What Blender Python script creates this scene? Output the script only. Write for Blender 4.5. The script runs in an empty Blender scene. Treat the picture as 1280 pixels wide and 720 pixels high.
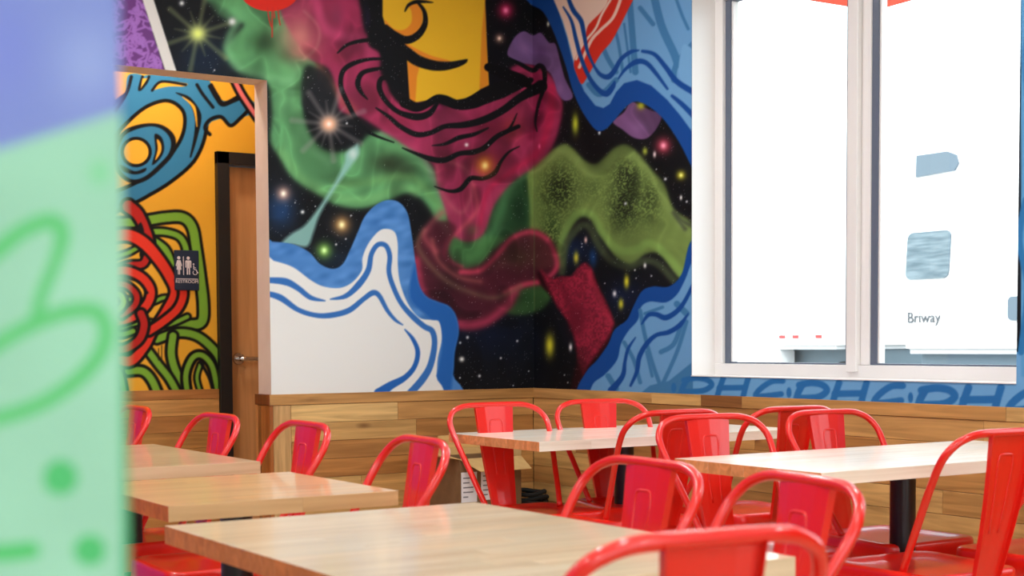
import bpy, bmesh, math, random
import numpy as np
from mathutils import Vector, Matrix
S = bpy.context.scene
C = S.collection
random.seed(7)
PI = math.pi

# ------------------------------------------------------------------ camera
CAM = Vector((-4.0784, -6.0555, 1.0686))
RIGHT = Vector((0.83790553, -0.54578764, -0.00549385))
DOWN = Vector((-0.03107615, -0.03765491, -0.99880748))
FWD = Vector((0.5449299, 0.83707704, -0.04851224))
FPX, CX, CY = 1789.0, 639.8, 517.0
cd = bpy.data.cameras.new('camera'); cam = bpy.data.objects.new('camera', cd); C.objects.link(cam)
cam.matrix_world = Matrix(((RIGHT.x, -DOWN.x, -FWD.x, CAM.x), (RIGHT.y, -DOWN.y, -FWD.y, CAM.y), (RIGHT.z, -DOWN.z, -FWD.z, CAM.z), (0, 0, 0, 1)))
cd.sensor_width = 36; cd.lens = FPX / 1280 * 36
cd.shift_y = (CY - 360) / 1280
cd.clip_start = .05; cd.clip_end = 300
cd.dof.use_dof = True; cd.dof.focus_distance = 5.7; cd.dof.aperture_fstop = 6.0
S.camera = cam

# ------------------------------------------------------------------ world, sun, exposure
w = bpy.data.worlds.new('world'); S.world = w; w.use_nodes = True
bg = w.node_tree.nodes['Background']; bg.inputs[0].default_value = (.86, .93, 1, 1); bg.inputs[1].default_value = 4.4
def light(name, kind, loc, energy, color, rot=None, **kw):
    l = bpy.data.lights.new(name, kind); l.energy = energy; l.color = color
    for k, v in kw.items(): setattr(l, k, v)
    o = bpy.data.objects.new(name, l); o.location = loc
    if rot: o.rotation_euler = rot
    C.objects.link(o); return o
sun = light('sun', 'SUN', (-10, -4, 20), 5.0, (1, .96, .9), angle=.01)
sun.rotation_euler = Vector((.62, .22, -.75)).to_track_quat('-Z', 'Y').to_euler()
S.view_settings.view_transform = 'Standard'; S.view_settings.look = 'None'
S.view_settings.exposure = -0.12; S.view_settings.gamma = 1
LAMP_W = 24      # each round downlight
WARM = (.94, 1, 1.0)

# ------------------------------------------------------------------ materials
def lin(c):
    c = np.asarray(c, float) / 255.0
    return np.where(c <= .04045, c / 12.92, ((c + .055) / 1.055) ** 2.4)
def rgb(r, g, b): return tuple(float(x) for x in lin((r, g, b))) + (1,)
def mat(name, color=(.8, .8, .8, 1), rough=.5, metal=0, spec=.5, coat=0, coat_rough=.1):
    m = bpy.data.materials.new(name); m.use_nodes = True
    b = m.node_tree.nodes['Principled BSDF']
    b.inputs['Base Color'].default_value = color; b.inputs['Roughness'].default_value = rough
    b.inputs['Metallic'].default_value = metal; b.inputs['Specular IOR Level'].default_value = spec
    b.inputs['Coat Weight'].default_value = coat; b.inputs['Coat Roughness'].default_value = coat_rough
    return m
def nd(m, t, **kw):
    n = m.node_tree.nodes.new(t)
    for k, v in kw.items(): setattr(n, k, v)
    return n
def noise_mat(name, c1, c2, scale=6, rough=.6, stretch=(1, 1, 1), bump=0, **kw):
    m = mat(name, c1, rough, **kw); L = m.node_tree.links; b = m.node_tree.nodes['Principled BSDF']
    tc = nd(m, 'ShaderNodeTexCoord'); mp = nd(m, 'ShaderNodeMapping'); mp.inputs['Scale'].default_value = stretch
    n = nd(m, 'ShaderNodeTexNoise'); n.inputs['Scale'].default_value = scale; n.inputs['Detail'].default_value = 5
    r = nd(m, 'ShaderNodeValToRGB'); r.color_ramp.elements[0].color = c1; r.color_ramp.elements[1].color = c2
    r.color_ramp.elements[0].position = .35; r.color_ramp.elements[1].position = .65
    L.new(tc.outputs['Object'], mp.inputs[0]); L.new(mp.outputs[0], n.inputs['Vector'])
    L.new(n.outputs['Fac'], r.inputs[0]); L.new(r.outputs[0], b.inputs['Base Color'])
    if bump:
        bp = nd(m, 'ShaderNodeBump'); bp.inputs['Strength'].default_value = bump; bp.inputs['Distance'].default_value = .002
        L.new(n.outputs['Fac'], bp.inputs['Height']); L.new(bp.outputs[0], b.inputs['Normal'])
    return m
def wood_mat(name, rough=.45, grain=.35, spec=.4, knots=True, coat=0, st=(1.6, 26, 26)):
    """object colour times grain that runs along the local X axis"""
    m = mat(name, (1, 1, 1, 1), rough, spec=spec, coat=coat); L = m.node_tree.links; b = m.node_tree.nodes['Principled BSDF']
    tc = nd(m, 'ShaderNodeTexCoord'); oi = nd(m, 'ShaderNodeObjectInfo')
    off = nd(m, 'ShaderNodeVectorMath', operation='SCALE'); off.inputs[0].default_value = (37, 19, 53)
    L.new(oi.outputs['Random'], off.inputs['Scale'])
    add = nd(m, 'ShaderNodeVectorMath', operation='ADD'); L.new(tc.outputs['Object'], add.inputs[0]); L.new(off.outputs[0], add.inputs[1])
    mp = nd(m, 'ShaderNodeMapping'); mp.inputs['Scale'].default_value = st; L.new(add.outputs[0], mp.inputs[0])
    n = nd(m, 'ShaderNodeTexNoise'); n.inputs['Scale'].default_value = 1.3; n.inputs['Detail'].default_value = 6; n.inputs['Distortion'].default_value = .9
    L.new(mp.outputs[0], n.inputs['Vector'])
    r = nd(m, 'ShaderNodeValToRGB'); e = r.color_ramp.elements
    g = 1 - grain; e[0].position = .3; e[0].color = (g * .95, g * .88, g * .8, 1); e[1].position = .68; e[1].color = (1.08, 1.06, 1.04, 1)
    L.new(n.outputs['Fac'], r.inputs[0])
    mx = nd(m, 'ShaderNodeMix', data_type='RGBA', blend_type='MULTIPLY'); mx.inputs[0].default_value = 1
    L.new(oi.outputs['Color'], mx.inputs[6]); L.new(r.outputs[0], mx.inputs[7])
    out = mx.outputs[2]
    if knots:
        mp2 = nd(m, 'ShaderNodeMapping'); mp2.inputs['Scale'].default_value = (3.2, 9, 9); L.new(add.outputs[0], mp2.inputs[0])
        v = nd(m, 'ShaderNodeTexVoronoi'); v.inputs['Scale'].default_value = .8; L.new(mp2.outputs[0], v.inputs['Vector'])
        r2 = nd(m, 'ShaderNodeValToRGB'); r2.color_ramp.elements[0].position = .035; r2.color_ramp.elements[0].color = (.3, .18, .1, 1)
        r2.color_ramp.elements[1].position = .13; r2.color_ramp.elements[1].color = (1, 1, 1, 1)
        L.new(v.outputs['Distance'], r2.inputs[0])
        m2 = nd(m, 'ShaderNodeMix', data_type='RGBA', blend_type='MULTIPLY'); m2.inputs[0].default_value = .75
        L.new(out, m2.inputs[6]); L.new(r2.outputs[0], m2.inputs[7]); out = m2.outputs[2]
    L.new(out, b.inputs['Base Color'])
    return m
def paint_mat(name, rough=.55, spec=.35):
    m = mat(name, (1, 1, 1, 1), rough, spec=spec); L = m.node_tree.links; b = m.node_tree.nodes['Principled BSDF']
    a = nd(m, 'ShaderNodeAttribute'); a.attribute_name = 'paint'; L.new(a.outputs['Color'], b.inputs['Base Color'])
    tc = nd(m, 'ShaderNodeTexCoord'); n = nd(m, 'ShaderNodeTexNoise'); n.inputs['Scale'].default_value = 220
    bp = nd(m, 'ShaderNodeBump'); bp.inputs['Strength'].default_value = .12; bp.inputs['Distance'].default_value = .001
    L.new(tc.outputs['Object'], n.inputs['Vector']); L.new(n.outputs['Fac'], bp.inputs['Height']); L.new(bp.outputs[0], b.inputs['Normal'])
    return m
M = {}
M['white'] = mat('white_paint', rgb(236, 234, 230), .5)
M['trimwhite'] = mat('white_window_vinyl', rgb(230, 224, 220), .35)
M['jamb'] = noise_mat('painted_drywall', rgb(236, 214, 198), rgb(230, 207, 190), 8, .6)
M['dark_plaster'] = mat('periwinkle_paint', rgb(104, 92, 190), .5)
M['ceiling'] = mat('ceiling_paint', rgb(225, 222, 216), .8)
M['floor'] = noise_mat('sealed_concrete', rgb(206, 178, 142), rgb(190, 160, 124), 3, .4)
M['red'] = mat('red_powder_coat', rgb(222, 26, 12), .3, spec=.45, coat=.5, coat_rough=.1)
M['black'] = mat('black_metal', rgb(16, 17, 20), .32, spec=.5)
M['blackframe'] = mat('black_frame_paint', rgb(14, 13, 13), .5)
M['rubber'] = mat('black_rubber', rgb(18, 18, 18), .8)
M['chrome'] = mat('satin_chrome', rgb(205, 200, 195), .22, metal=1)
M['plank'] = wood_mat('hickory_planks', .42, .34, .4)
M['stave'] = wood_mat('maple_staves', .34, .12, .55, knots=False, coat=.5)
M['doorwood'] = wood_mat('birch_door', .4, .2, .4, knots=False, st=(14, 14, .7))
M['card'] = noise_mat('cardboard', rgb(128, 92, 58), rgb(118, 84, 52), 20, .8)
M['cardin'] = noise_mat('cardboard_flap', rgb(205, 165, 105), rgb(196, 154, 96), 20, .8)
M['paper'] = mat('white_paper', rgb(226, 220, 222), .7)
M['ink'] = mat('grey_print', rgb(120, 116, 120), .7)
M['navy'] = mat('navy_sign', rgb(14, 34, 58), .4)
M['signwhite'] = mat('sign_white', rgb(214, 200, 200), .5)
M['paint'] = paint_mat('mural_paint', .6, .16)
M['gasket'] = mat('grey_gasket', rgb(92, 100, 116), .4)
M['truck'] = mat('white_truck_paint', rgb(245, 245, 245), .4)
M['truckglass'] = mat('blue_grey_window', rgb(84, 100, 112), .3, spec=.6)
M['dirt'] = mat('dark_undercarriage', rgb(120, 138, 148), .7)
M['tyre'] = mat('tyre', rgb(28, 28, 30), .8)
M['redmark'] = mat('red_reflector', rgb(200, 60, 60), .5)
M['stripeglass'] = noise_mat('rippled_window_reflection', rgb(70, 90, 100), rgb(112, 128, 136), 3, .3, (1, 1, 9))
M['greyprint'] = mat('grey_lettering', rgb(78, 82, 88), .6)
M['carblue'] = mat('slate_blue_car_paint', rgb(96, 116, 136), .3, coat=.5)
M['asphalt'] = noise_mat('asphalt', rgb(120, 120, 120), rgb(98, 98, 98), 2, .9)
M['coral'] = mat('coral_canvas', rgb(232, 128, 108), .8)
b_ = M['coral'].node_tree.nodes['Principled BSDF']; b_.inputs['Subsurface Weight'].default_value = 0
def glass_mat():
    m = bpy.data.materials.new('window_glass'); m.use_nodes = True; t = m.node_tree; t.nodes.clear()
    o = t.nodes.new('ShaderNodeOutputMaterial'); mx = t.nodes.new('ShaderNodeMixShader'); tr = t.nodes.new('ShaderNodeBsdfTransparent')
    gl = t.nodes.new('ShaderNodeBsdfGlossy'); gl.inputs['Roughness'].default_value = .02; fr = t.nodes.new('ShaderNodeFresnel'); fr.inputs[0].default_value = 1.45
    tr.inputs[0].default_value = (.94, .97, .96, 1)
    ge = t.nodes.new('ShaderNodeNewGeometry'); mb = t.nodes.new('ShaderNodeMath'); mb.operation = 'SUBTRACT'; mb.use_clamp = True; t.links.new(fr.outputs[0], mb.inputs[0]); t.links.new(ge.outputs['Backfacing'], mb.inputs[1])
    t.links.new(mb.outputs[0], mx.inputs[0]); t.links.new(tr.outputs[0], mx.inputs[1]); t.links.new(gl.outputs[0], mx.inputs[2]); t.links.new(mx.outputs[0], o.inputs[0])
    return m
M['glass'] = glass_mat()
def emit_mat(name, c, s):
    m = bpy.data.materials.new(name); m.use_nodes = True; b = m.node_tree.nodes['Principled BSDF']
    b.inputs['Base Color'].default_value = c; b.inputs['Emission Color'].default_value = c; b.inputs['Emission Strength'].default_value = s
    return m
M['lamp'] = emit_mat('lit_diffuser', (1, .88, .72, 1), 14)

# ------------------------------------------------------------------ mesh helpers
def obj(name, bm, m, parent=None, loc=None, rot=None, smooth=False, color=None):
    me = bpy.data.meshes.new(name)
    if isinstance(bm, bpy.types.Mesh): me = bm
    else: bm.normal_update(); bm.to_mesh(me); bm.free()
    if smooth:
        for p in me.polygons: p.use_smooth = True
    if m and not me.materials: me.materials.append(m)
    o = bpy.data.objects.new(name, me); C.objects.link(o)
    if parent: o.parent = parent
    if loc is not None: o.location = loc
    if rot is not None: o.rotation_euler = rot
    if color is not None: o.color = color
    return o
def thing(name, label, cat, loc=(0, 0, 0), rz=0, group=None):
    o = bpy.data.objects.new(name, None); o.empty_display_size = .1; C.objects.link(o); o.location = loc; o.rotation_euler = (0, 0, rz)
    return tag(o, label, cat, group)
def tag(o, label=None, cat=None, group=None, kind=None):
    if label: o['label'] = label
    if cat: o['category'] = cat
    if group: o['group'] = group
    if kind: o['kind'] = kind
    return o
def box(bm, x0, x1, y0, y1, z0, z1, bev=0, seg=1):
    b2 = bmesh.new()
    bmesh.ops.create_cube(b2, size=1, matrix=Matrix.Translation(((x0 + x1) / 2, (y0 + y1) / 2, (z0 + z1) / 2)) @ Matrix.Diagonal((abs(x1 - x0), abs(y1 - y0), abs(z1 - z0), 1)))
    if bev: bmesh.ops.bevel(b2, geom=b2.edges[:], offset=bev, segments=seg, affect='EDGES')
    merge(bm, b2); return bm
def merge(bm, b2):
    me = bpy.data.meshes.new('tmp'); b2.to_mesh(me); b2.free(); bm.from_mesh(me); bpy.data.meshes.remove(me)
def nb(): return bmesh.new()
def cyl(bm, p0, p1, r0, r1=None, n=24, cap=True):
    p0, p1 = Vector(p0), Vector(p1); r1 = r0 if r1 is None else r1
    d = p1 - p0; q = d.to_track_quat('Z', 'Y').to_matrix().to_4x4()
    bmesh.ops.create_cone(bm, cap_ends=cap, segments=n, radius1=r0, radius2=r1, depth=d.length, matrix=Matrix.Translation((p0 + p1) / 2) @ q)
    return bm
def catmull(pts, n=8, closed=False):
    P = [np.array(p, float) for p in pts]; out = []
    N = len(P)
    for i in range(N if closed else N - 1):
        if closed: a, b, c, d = P[i - 1], P[i], P[(i + 1) % N], P[(i + 2) % N]
        else: a, b, c, d = P[max(i - 1, 0)], P[i], P[i + 1], P[min(i + 2, N - 1)]
        for k in range(n):
            t = k / n
            out.append(.5 * ((2 * b) + (c - a) * t + (2 * a - 5 * b + 4 * c - d) * t * t + (3 * b - a - 3 * c + d) * t ** 3))
    if not closed: out.append(P[-1])
    return out
def tube(bm, pts, r, n=10, closed=False):
    pts = [Vector(p) for p in pts]; rings = []; N = len(pts); up = None
    for i, p in enumerate(pts):
        if closed: t = pts[(i + 1) % N] - pts[i - 1]
        else: t = pts[min(i + 1, N - 1)] - pts[max(i - 1, 0)]
        t.normalize()
        if up is None: up = t.orthogonal().normalized()
        else: up = (up - t * up.dot(t)).normalized()
        s = t.cross(up); rr = r[i] if isinstance(r, (list, tuple)) else r
        rings.append([bm.verts.new(p + (up * math.cos(2 * PI * k / n) + s * math.sin(2 * PI * k / n)) * rr) for k in range(n)])
    for i in range(N if closed else N - 1):
        a, b = rings[i], rings[(i + 1) % N]
        for k in range(n): bm.faces.new((a[k], a[(k + 1) % n], b[(k + 1) % n], b[k]))
    if not closed: bm.faces.new(rings[0][::-1]); bm.faces.new(rings[-1])
    return bm
def extrude_poly(bm, pts, axis, c0, c1):
    """outline pts (a,b) in the plane across `axis`, from c0 to c1"""
    def P(a, b, c): return {'x': (c, a, b), 'y': (a, c, b), 'z': (a, b, c)}[axis]
    v0 = [bm.verts.new(P(a, b, c0)) for a, b in pts]; v1 = [bm.verts.new(P(a, b, c1)) for a, b in pts]
    n = len(pts); bm.faces.new(v0); bm.faces.new(v1[::-1])
    for i in range(n): bm.faces.new((v0[i], v1[i], v1[(i + 1) % n], v0[(i + 1) % n]))
    bmesh.ops.recalc_face_normals(bm, faces=bm.faces[:]); return bm
def dup(o, parent=None):
    c = o.copy(); C.objects.link(c)
    if parent: c.parent = parent
    for ch in list(o.children): dup(ch, c)
    return c

# ------------------------------------------------------------------ mural painting (colour laid on the wall as a mesh attribute)
def mural_plan(X, Y, Z):
    """wall point -> the mural's own drawing plan (one unit is about 4 mm on the wall)"""
    dx, dy, dz = X - CAM.x, Y - CAM.y, Z - CAM.z
    a = dx * RIGHT.x + dy * RIGHT.y + dz * RIGHT.z; b = dx * DOWN.x + dy * DOWN.y + dz * DOWN.z; c = dx * FWD.x + dy * FWD.y + dz * FWD.z
    return CX + FPX * a / c, CY + FPX * b / c
def vnoise(x, y, s, seed=0):
    r = np.random.RandomState(seed); T = r.rand(64, 64).astype(np.float32)
    fx, fy = x / s, y / s; ix, iy = np.floor(fx).astype(int), np.floor(fy).astype(int); tx, ty = fx - ix, fy - iy
    tx = tx * tx * (3 - 2 * tx); ty = ty * ty * (3 - 2 * ty)
    g = lambda a, b: T[a % 64, b % 64]
    return (g(ix, iy) * (1 - tx) + g(ix + 1, iy) * tx) * (1 - ty) + (g(ix, iy + 1) * (1 - tx) + g(ix + 1, iy + 1) * tx) * ty
class Paint:
    def __init__(s, u, v, base):
        s.u = np.asarray(u, np.float32); s.v = np.asarray(v, np.float32)
        s.c = np.tile(np.array(base, np.float32), (len(s.u), 1))
    def sel(s, x0, x1, y0, y1): return np.nonzero((s.u > x0) & (s.u < x1) & (s.v > y0) & (s.v < y1))[0]
    def put(s, idx, a, col, add=False):
        a = a[:, None].astype(np.float32); col = np.array(col, np.float32)
        if add: s.c[idx] = s.c[idx] + a * col
        else: s.c[idx] = s.c[idx] * (1 - a) + a * col
    def segdist(s, x, y, P, W=None):
        best = np.full(len(x), 1e9, np.float32)
        for i in range(len(P) - 1):
            ax, ay = P[i]; bx, by = P[i + 1]; dx, dy = bx - ax, by - ay; L = dx * dx + dy * dy + 1e-9
            t = np.clip(((x - ax) * dx + (y - ay) * dy) / L, 0, 1)
            d = np.hypot(x - ax - t * dx, y - ay - t * dy)
            if W is not None: d = d - (W[i] * (1 - t) + W[i + 1] * t)
            best = np.minimum(best, d)
        return best
    def stroke(s, pts, w, col, soft=1.2, alpha=1, closed=False, n=6, add=False, prof=None):
        P = np.array(catmull(pts, n, closed)); 
        if closed: P = np.vstack([P, P[:1]])
        if isinstance(w, (list, tuple)): W = np.interp(np.linspace(0, 1, len(P)), np.linspace(0, 1, len(w)), w) / 2
        else: W = np.full(len(P), w / 2.0)
        m = W.max() + soft * 1.5
        idx = s.sel(P[:, 0].min() - m, P[:, 0].max() + m, P[:, 1].min() - m, P[:, 1].max() + m)
        if not len(idx): return
        d = s.segdist(s.u[idx], s.v[idx], P, W); k = d < soft * 1.5; idx, d = idx[k], d[k]
        s.put(idx, np.clip(.5 - d / soft / 1.5, 0, 1) * alpha if soft < 4 else (1 / (1 + np.exp(np.clip(d / soft * 4, -30, 30)))) * alpha, col, add)
    def oline(s, pts, w, col, edge=4.5, black=(12, 10, 8), closed=False, **k):
        ww = [x + edge * 2 for x in w] if isinstance(w, (list, tuple)) else w + edge * 2
        s.stroke(pts, ww, black, closed=closed, **k); s.stroke(pts, w, col, closed=closed, **k)
    def poly(s, pts, col, soft=1.2, alpha=1, smooth=True, n=5, add=False, noise=None):
        P = np.array(catmull(pts, n, True)) if smooth else np.array(pts, float)
        m = soft * 1.5
        idx = s.sel(P[:, 0].min() - m, P[:, 0].max() + m, P[:, 1].min() - m, P[:, 1].max() + m)
        if not len(idx): return
        x, y = s.u[idx], s.v[idx]; ins = np.zeros(len(x), bool); Q = np.vstack([P, P[:1]])
        for i in range(len(P)):
            ax, ay = Q[i]; bx, by = Q[i + 1]
            if ay == by: continue
            c = ((ay > y) != (by > y)); ins ^= c & (x < (bx - ax) * (y - ay) / (by - ay) + ax)
        d = s.segdist(x, y, Q); d = np.where(ins, -d, d)
        a = np.clip(.5 - d / (1.5 * soft), 0, 1) if soft < 4 else 1 / (1 + np.exp(np.clip(d / soft * 4, -30, 30)))
        if noise is not None: a = a * noise(x, y)
        s.put(idx, a * alpha, col, add)
    def blob(s, x, y, rx, ry, col, alpha=1, add=False, hard=False, noise=None):
        idx = s.sel(x - 2.6 * rx, x + 2.6 * rx, y - 2.6 * ry, y + 2.6 * ry)
        if not len(idx): return
        q = np.hypot((s.u[idx] - x) / rx, (s.v[idx] - y) / ry)
        a = np.clip((1 - q) * min(rx, ry) / 1.2 + .5, 0, 1) if hard else np.exp(-q * q * 1.6)
        if noise is not None: a = a * noise(s.u[idx], s.v[idx])
        s.put(idx, a * alpha, col, add)
    def burst(s, x, y, r, col, core, n=12, k=0):
        s.blob(x, y, r * .35, r * .35, col, .9)
        for i in range(n):
            a = 2 * PI * i / n + k; L = r * (1.05 if i % 2 else .66)
            s.stroke([(x, y), (x + L * .5 * math.cos(a), y + L * .5 * math.sin(a)), (x + L * math.cos(a), y + L * math.sin(a))], [3, 5.5, 7] if i % 2 else [3, 2.5, 1], col, 2.8, .36)
        s.blob(x, y, r * .22, r * .22, core, 1)
K = (15, 15, 18)

def fold(p):
    i = p.sel(180, 900, -160, 520); x, y = p.u[i], p.v[i]
    wx = vnoise(x, y, 46, 31) * 60; wy = vnoise(x, y, 42, 32) * 60
    f = vnoise(x + wx, y * .6 + wy, 26, 35); g = vnoise(x + wy, y + wx, 12, 36); rd = 1 - np.abs(2 * f - 1)
    m = .58 + .42 * f + .16 * rd ** 4 + .10 * g; p.c[i] = p.c[i] * np.clip(m, .5, 1.2)[:, None]
def paint_space(p):
    # deep sky
    for a in [(255, 75, 45, 40, (18, 38, 66), .7), (350, 262, 24, 30, (34, 84, 150), .6), (430, 325, 60, 40, (22, 40, 62), .6), (610, 420, 80, 45, (10, 20, 46), .7),
              (712, 312, 30, 22, (18, 36, 74), .8), (490, 30, 28, 40, (34, 52, 120), .6), (780, 370, 30, 30, (16, 26, 60), .8), (590, 340, 60, 30, (30, 20, 30), .5),
              (420, 120, 40, 40, (44, 48, 52), .6), (300, 80, 40, 20, (24, 34, 40), .5), (741, 322, 6, 14, (24, 60, 110), .9), (470, 20, 14, 40, (70, 44, 90), .5)]: p.blob(*a)
    G = (104, 172, 110); GL = (132, 200, 138); GD = (44, 74, 44)
    # left green cloud
    p.poly([(258, -14), (276, 8), (296, 24), (304, 32), (292, 46), (282, 62), (290, 78), (308, 92), (333, 100), (341, 140), (339, 176), (352, 200), (366, 222), (398, 243), (420, 256), (452, 260), (486, 250), (512, 240), (530, 252),
            (548, 278), (568, 300), (590, 285), (560, 245), (545, 215), (520, 190), (498, 172), (480, 165), (462, 168), (446, 184), (420, 190), (398, 182), (384, 160), (378, 134), (384, 112), (396, 84), (384, 50), (390, 0), (360, -20)], G, 7, .96)
    p.stroke([(296, 28), (286, 48), (284, 66), (302, 88), (336, 98), (362, 102)], 10, GL, 7, .6)
    p.stroke([(262, -6), (285, 18), (318, 14), (350, 10)], 14, (112, 182, 120), 8, .6)
    p.blob(330, 52, 26, 22, GD, .92); p.blob(362, 68, 18, 14, GD, .6); p.blob(352, 128, 9, 24, GL, .4)
    p.stroke([(372, 86), (366, 110), (372, 140), (384, 176), (410, 204)], 9, GL, 8, .45)
    p.stroke([(344, 104), (346, 150), (344, 176)], 12, (84, 140, 92), 9, .5)
    p.blob(372, 120, 6, 30, (80, 132, 80), .5)
    p.stroke([(352, 190), (380, 226), (420, 246), (458, 250), (500, 236), (520, 240)], 11, (122, 182, 112), 8, .6)
    p.blob(486, 204, 30, 20, (46, 60, 38), .95); p.blob(505, 212, 24, 16, (44, 56, 38), .7)
    p.stroke([(478, 166), (505, 174), (530, 198), (545, 232), (562, 262)], 7, (140, 160, 136), 6, .5)
    p.stroke([(420, 232), (470, 226), (512, 222), (540, 246), (566, 286), (584, 300)], 10, (116, 172, 100), 9, .6)
    # middle green cloud
    p.poly([(560, 270), (600, 255), (628, 228), (648, 212), (668, 206), (668, 262), (664, 320), (640, 330), (600, 330), (566, 318)], (44, 82, 48), 7, .9)
    p.stroke([(664, 212), (640, 230), (626, 262), (618, 290), (590, 304), (570, 290)], 12, (74, 124, 78), 8, .7)
    p.blob(648, 262, 14, 26, (26, 48, 30), .8)
    p.poly([(560, 300), (600, 295), (640, 300), (640, 330), (590, 342), (560, 335)], (78, 130, 72), 6, .7)
    p.poly([(632, 372), (662, 350), (690, 358), (680, 385), (650, 394), (628, 388)], (60, 100, 50), 6, .8)
    p.blob(652, 372, 16, 10, (34, 60, 32), .7)
    # right green cloud with speckle
    RG = (120, 142, 72)
    p.poly([(660, 212), (684, 192), (704, 180), (716, 186), (730, 200), (744, 205), (756, 196), (768, 185), (782, 181), (796, 190), (812, 210), (830, 230), (842, 262), (866, 284), (866, 350), (846, 344), (826, 318), (806, 318), (790, 332),
            (770, 322), (756, 300), (746, 278), (730, 266), (714, 272), (704, 292), (696, 330), (664, 330), (662, 260)], RG, 5, 1)
    spk = lambda x, y: np.clip((vnoise(x, y, 1.6, 3) - .18) * 2.4, 0, 1)
    p.blob(700, 236, 26, 34, (32, 40, 22), 1, noise=spk); p.blob(782, 222, 20, 26, (34, 40, 24), .95, noise=spk); p.blob(780, 258, 26, 32, (38, 46, 26), .95, noise=spk); p.blob(812, 250, 16, 30, (50, 60, 30), .8, noise=spk)
    p.blob(690, 290, 16, 34, (40, 60, 30), .8, noise=spk); p.blob(740, 236, 18, 14, (70, 86, 44), .5, noise=spk)
    p.stroke([(668, 214), (700, 190), (716, 196), (734, 214), (752, 210), (776, 192), (800, 202), (822, 232), (836, 262), (860, 290)], 9, (140, 164, 88), 6, .55)
    p.stroke([(700, 330), (706, 292), (722, 268), (740, 270), (752, 290), (772, 312), (796, 312), (812, 304), (832, 318), (852, 342)], 10, (136, 172, 84), 5, .85)
    p.stroke([(702, 340), (708, 305), (724, 284), (736, 284), (748, 306), (764, 326), (786, 334), (806, 326), (822, 330), (842, 350)], 9, (74, 84, 56), 5, .8)
    p.stroke([(856, 286), (842, 266), (852, 276), (864, 282)], 5, (70, 74, 60), 4, .8)
    # magenta clouds
    MG = (176, 52, 92)
    p.poly([(350, -20), (352, 20), (384, 70), (410, 86), (420, 112), (425, 138), (450, 146), (482, 166), (512, 186), (540, 204), (547, 230), (556, 262), (566, 292), (584, 302), (604, 292), (618, 256), (640, 228), (668, 208), (690, 184), (701, 150),
            (702, 124), (690, 96), (668, 82), (640, 84), (600, 128), (530, 128), (480, 100), (474, 60), (456, 40), (436, -20)], MG, 5, .93)
    p.blob(374, 46, 30, 32, (206, 128, 118), .85); p.blob(382, 66, 20, 12, (222, 108, 112), .6)
    p.blob(400, 30, 16, 26, (120, 50, 66), .6); p.stroke([(380, 14), (398, 34), (396, 58), (380, 74)], 3, (206, 140, 132), 3, .4)
    p.stroke([(392, -6), (406, 34), (430, 46), (452, 48), (464, 70)], 12, (208, 74, 120), 8, .7)
    p.blob(424, 70, 14, 12, (130, 40, 62), .7); p.blob(420, 20, 10, 18, (134, 54, 84), .6)
    p.stroke([(398, 86), (410, 104), (424, 120), (440, 138)], 12, (204, 120, 90), 8, .45)
    p.poly([(382, 84), (398, 86), (412, 100), (420, 128), (412, 140), (384, 140), (376, 118)], (30, 30, 34), 6, .9)
    p.blob(470, 120, 24, 16, (170, 50, 80), .7); p.blob(500, 150, 34, 14, (150, 40, 70), .8); p.blob(560, 152, 30, 14, (178, 60, 100), .7); p.blob(548, 134, 6, 5, (226, 60, 130), .8)
    p.blob(610, 160, 30, 22, (112, 26, 50), .8); p.blob(640, 160, 16, 20, (214, 70, 70), .55); p.blob(618, 200, 26, 16, (170, 40, 70), .6)
    p.blob(560, 200, 24, 22, (96, 26, 44), .75); p.blob(596, 200, 18, 16, (90, 24, 40), .8); p.blob(584, 240, 18, 24, (110, 30, 52), .7)
    p.stroke([(690, 110), (686, 150), (672, 190), (640, 214), (610, 238), (600, 280)], [10, 12, 8, 8, 6, 4], (214, 40, 84), 7, .7)
    p.stroke([(668, 86), (676, 130), (664, 170)], 10, (120, 22, 56), 7, .7); p.stroke([(658, 110), (650, 150), (640, 190)], 5, (214, 70, 110), 5, .35)
    p.stroke([(546, 208), (552, 240), (576, 266), (590, 240), (582, 212), (556, 200)], 5, (196, 92, 108), 6, .55)
    p.stroke([(592, 232), (596, 262), (576, 286), (560, 300), (556, 322), (576, 334)], [4, 6, 5], (222, 84, 108), 5, .8)
    # lower wine-coloured cloud, see-through
    p.poly([(524, 296), (548, 276), (570, 284), (560, 312), (574, 334), (600, 330), (622, 308), (650, 290), (672, 288), (690, 304), (698, 332), (684, 352), (652, 362), (640, 384), (610, 408), (580, 412), (550, 396), (530, 372), (518, 346), (514, 320)], (84, 28, 42), 6, .86)
    p.blob(650, 322, 24, 20, (66, 42, 34), .9); p.blob(560, 350, 22, 24, (44, 18, 26), .8); p.blob(590, 288, 10, 10, (110, 100, 70), .6)
    p.stroke([(520, 326), (526, 360), (546, 390), (576, 406), (606, 402), (630, 384), (642, 366)], 10, (190, 60, 92), 8, .75)
    p.stroke([(576, 340), (600, 338), (622, 318), (640, 298), (664, 290), (686, 302), (696, 332), (680, 350), (654, 356), (632, 366)], 6, (206, 64, 92), 5, .85)
    p.stroke([(530, 288), (522, 306), (536, 330), (560, 352), (590, 366), (620, 372), (650, 358)], 6, (120, 92, 72), 6, .6)
    p.stroke([(540, 300), (548, 326), (572, 346), (600, 352)], 5, (170, 90, 86), 6, .6)
    p.stroke([(552, 266), (536, 282), (530, 296), (544, 314)], 7, (190, 84, 96), 7, .6)
    p.stroke([(667, 208), (668, 260), (667.5, 330), (668, 388)], 1.2, (120, 130, 80), 1.5, .45)
    # crimson rock on the window wall
    sp2 = lambda x, y: np.clip(.55 + (vnoise(x, y, 2.0, 5)) * .6, 0, 1)
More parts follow.
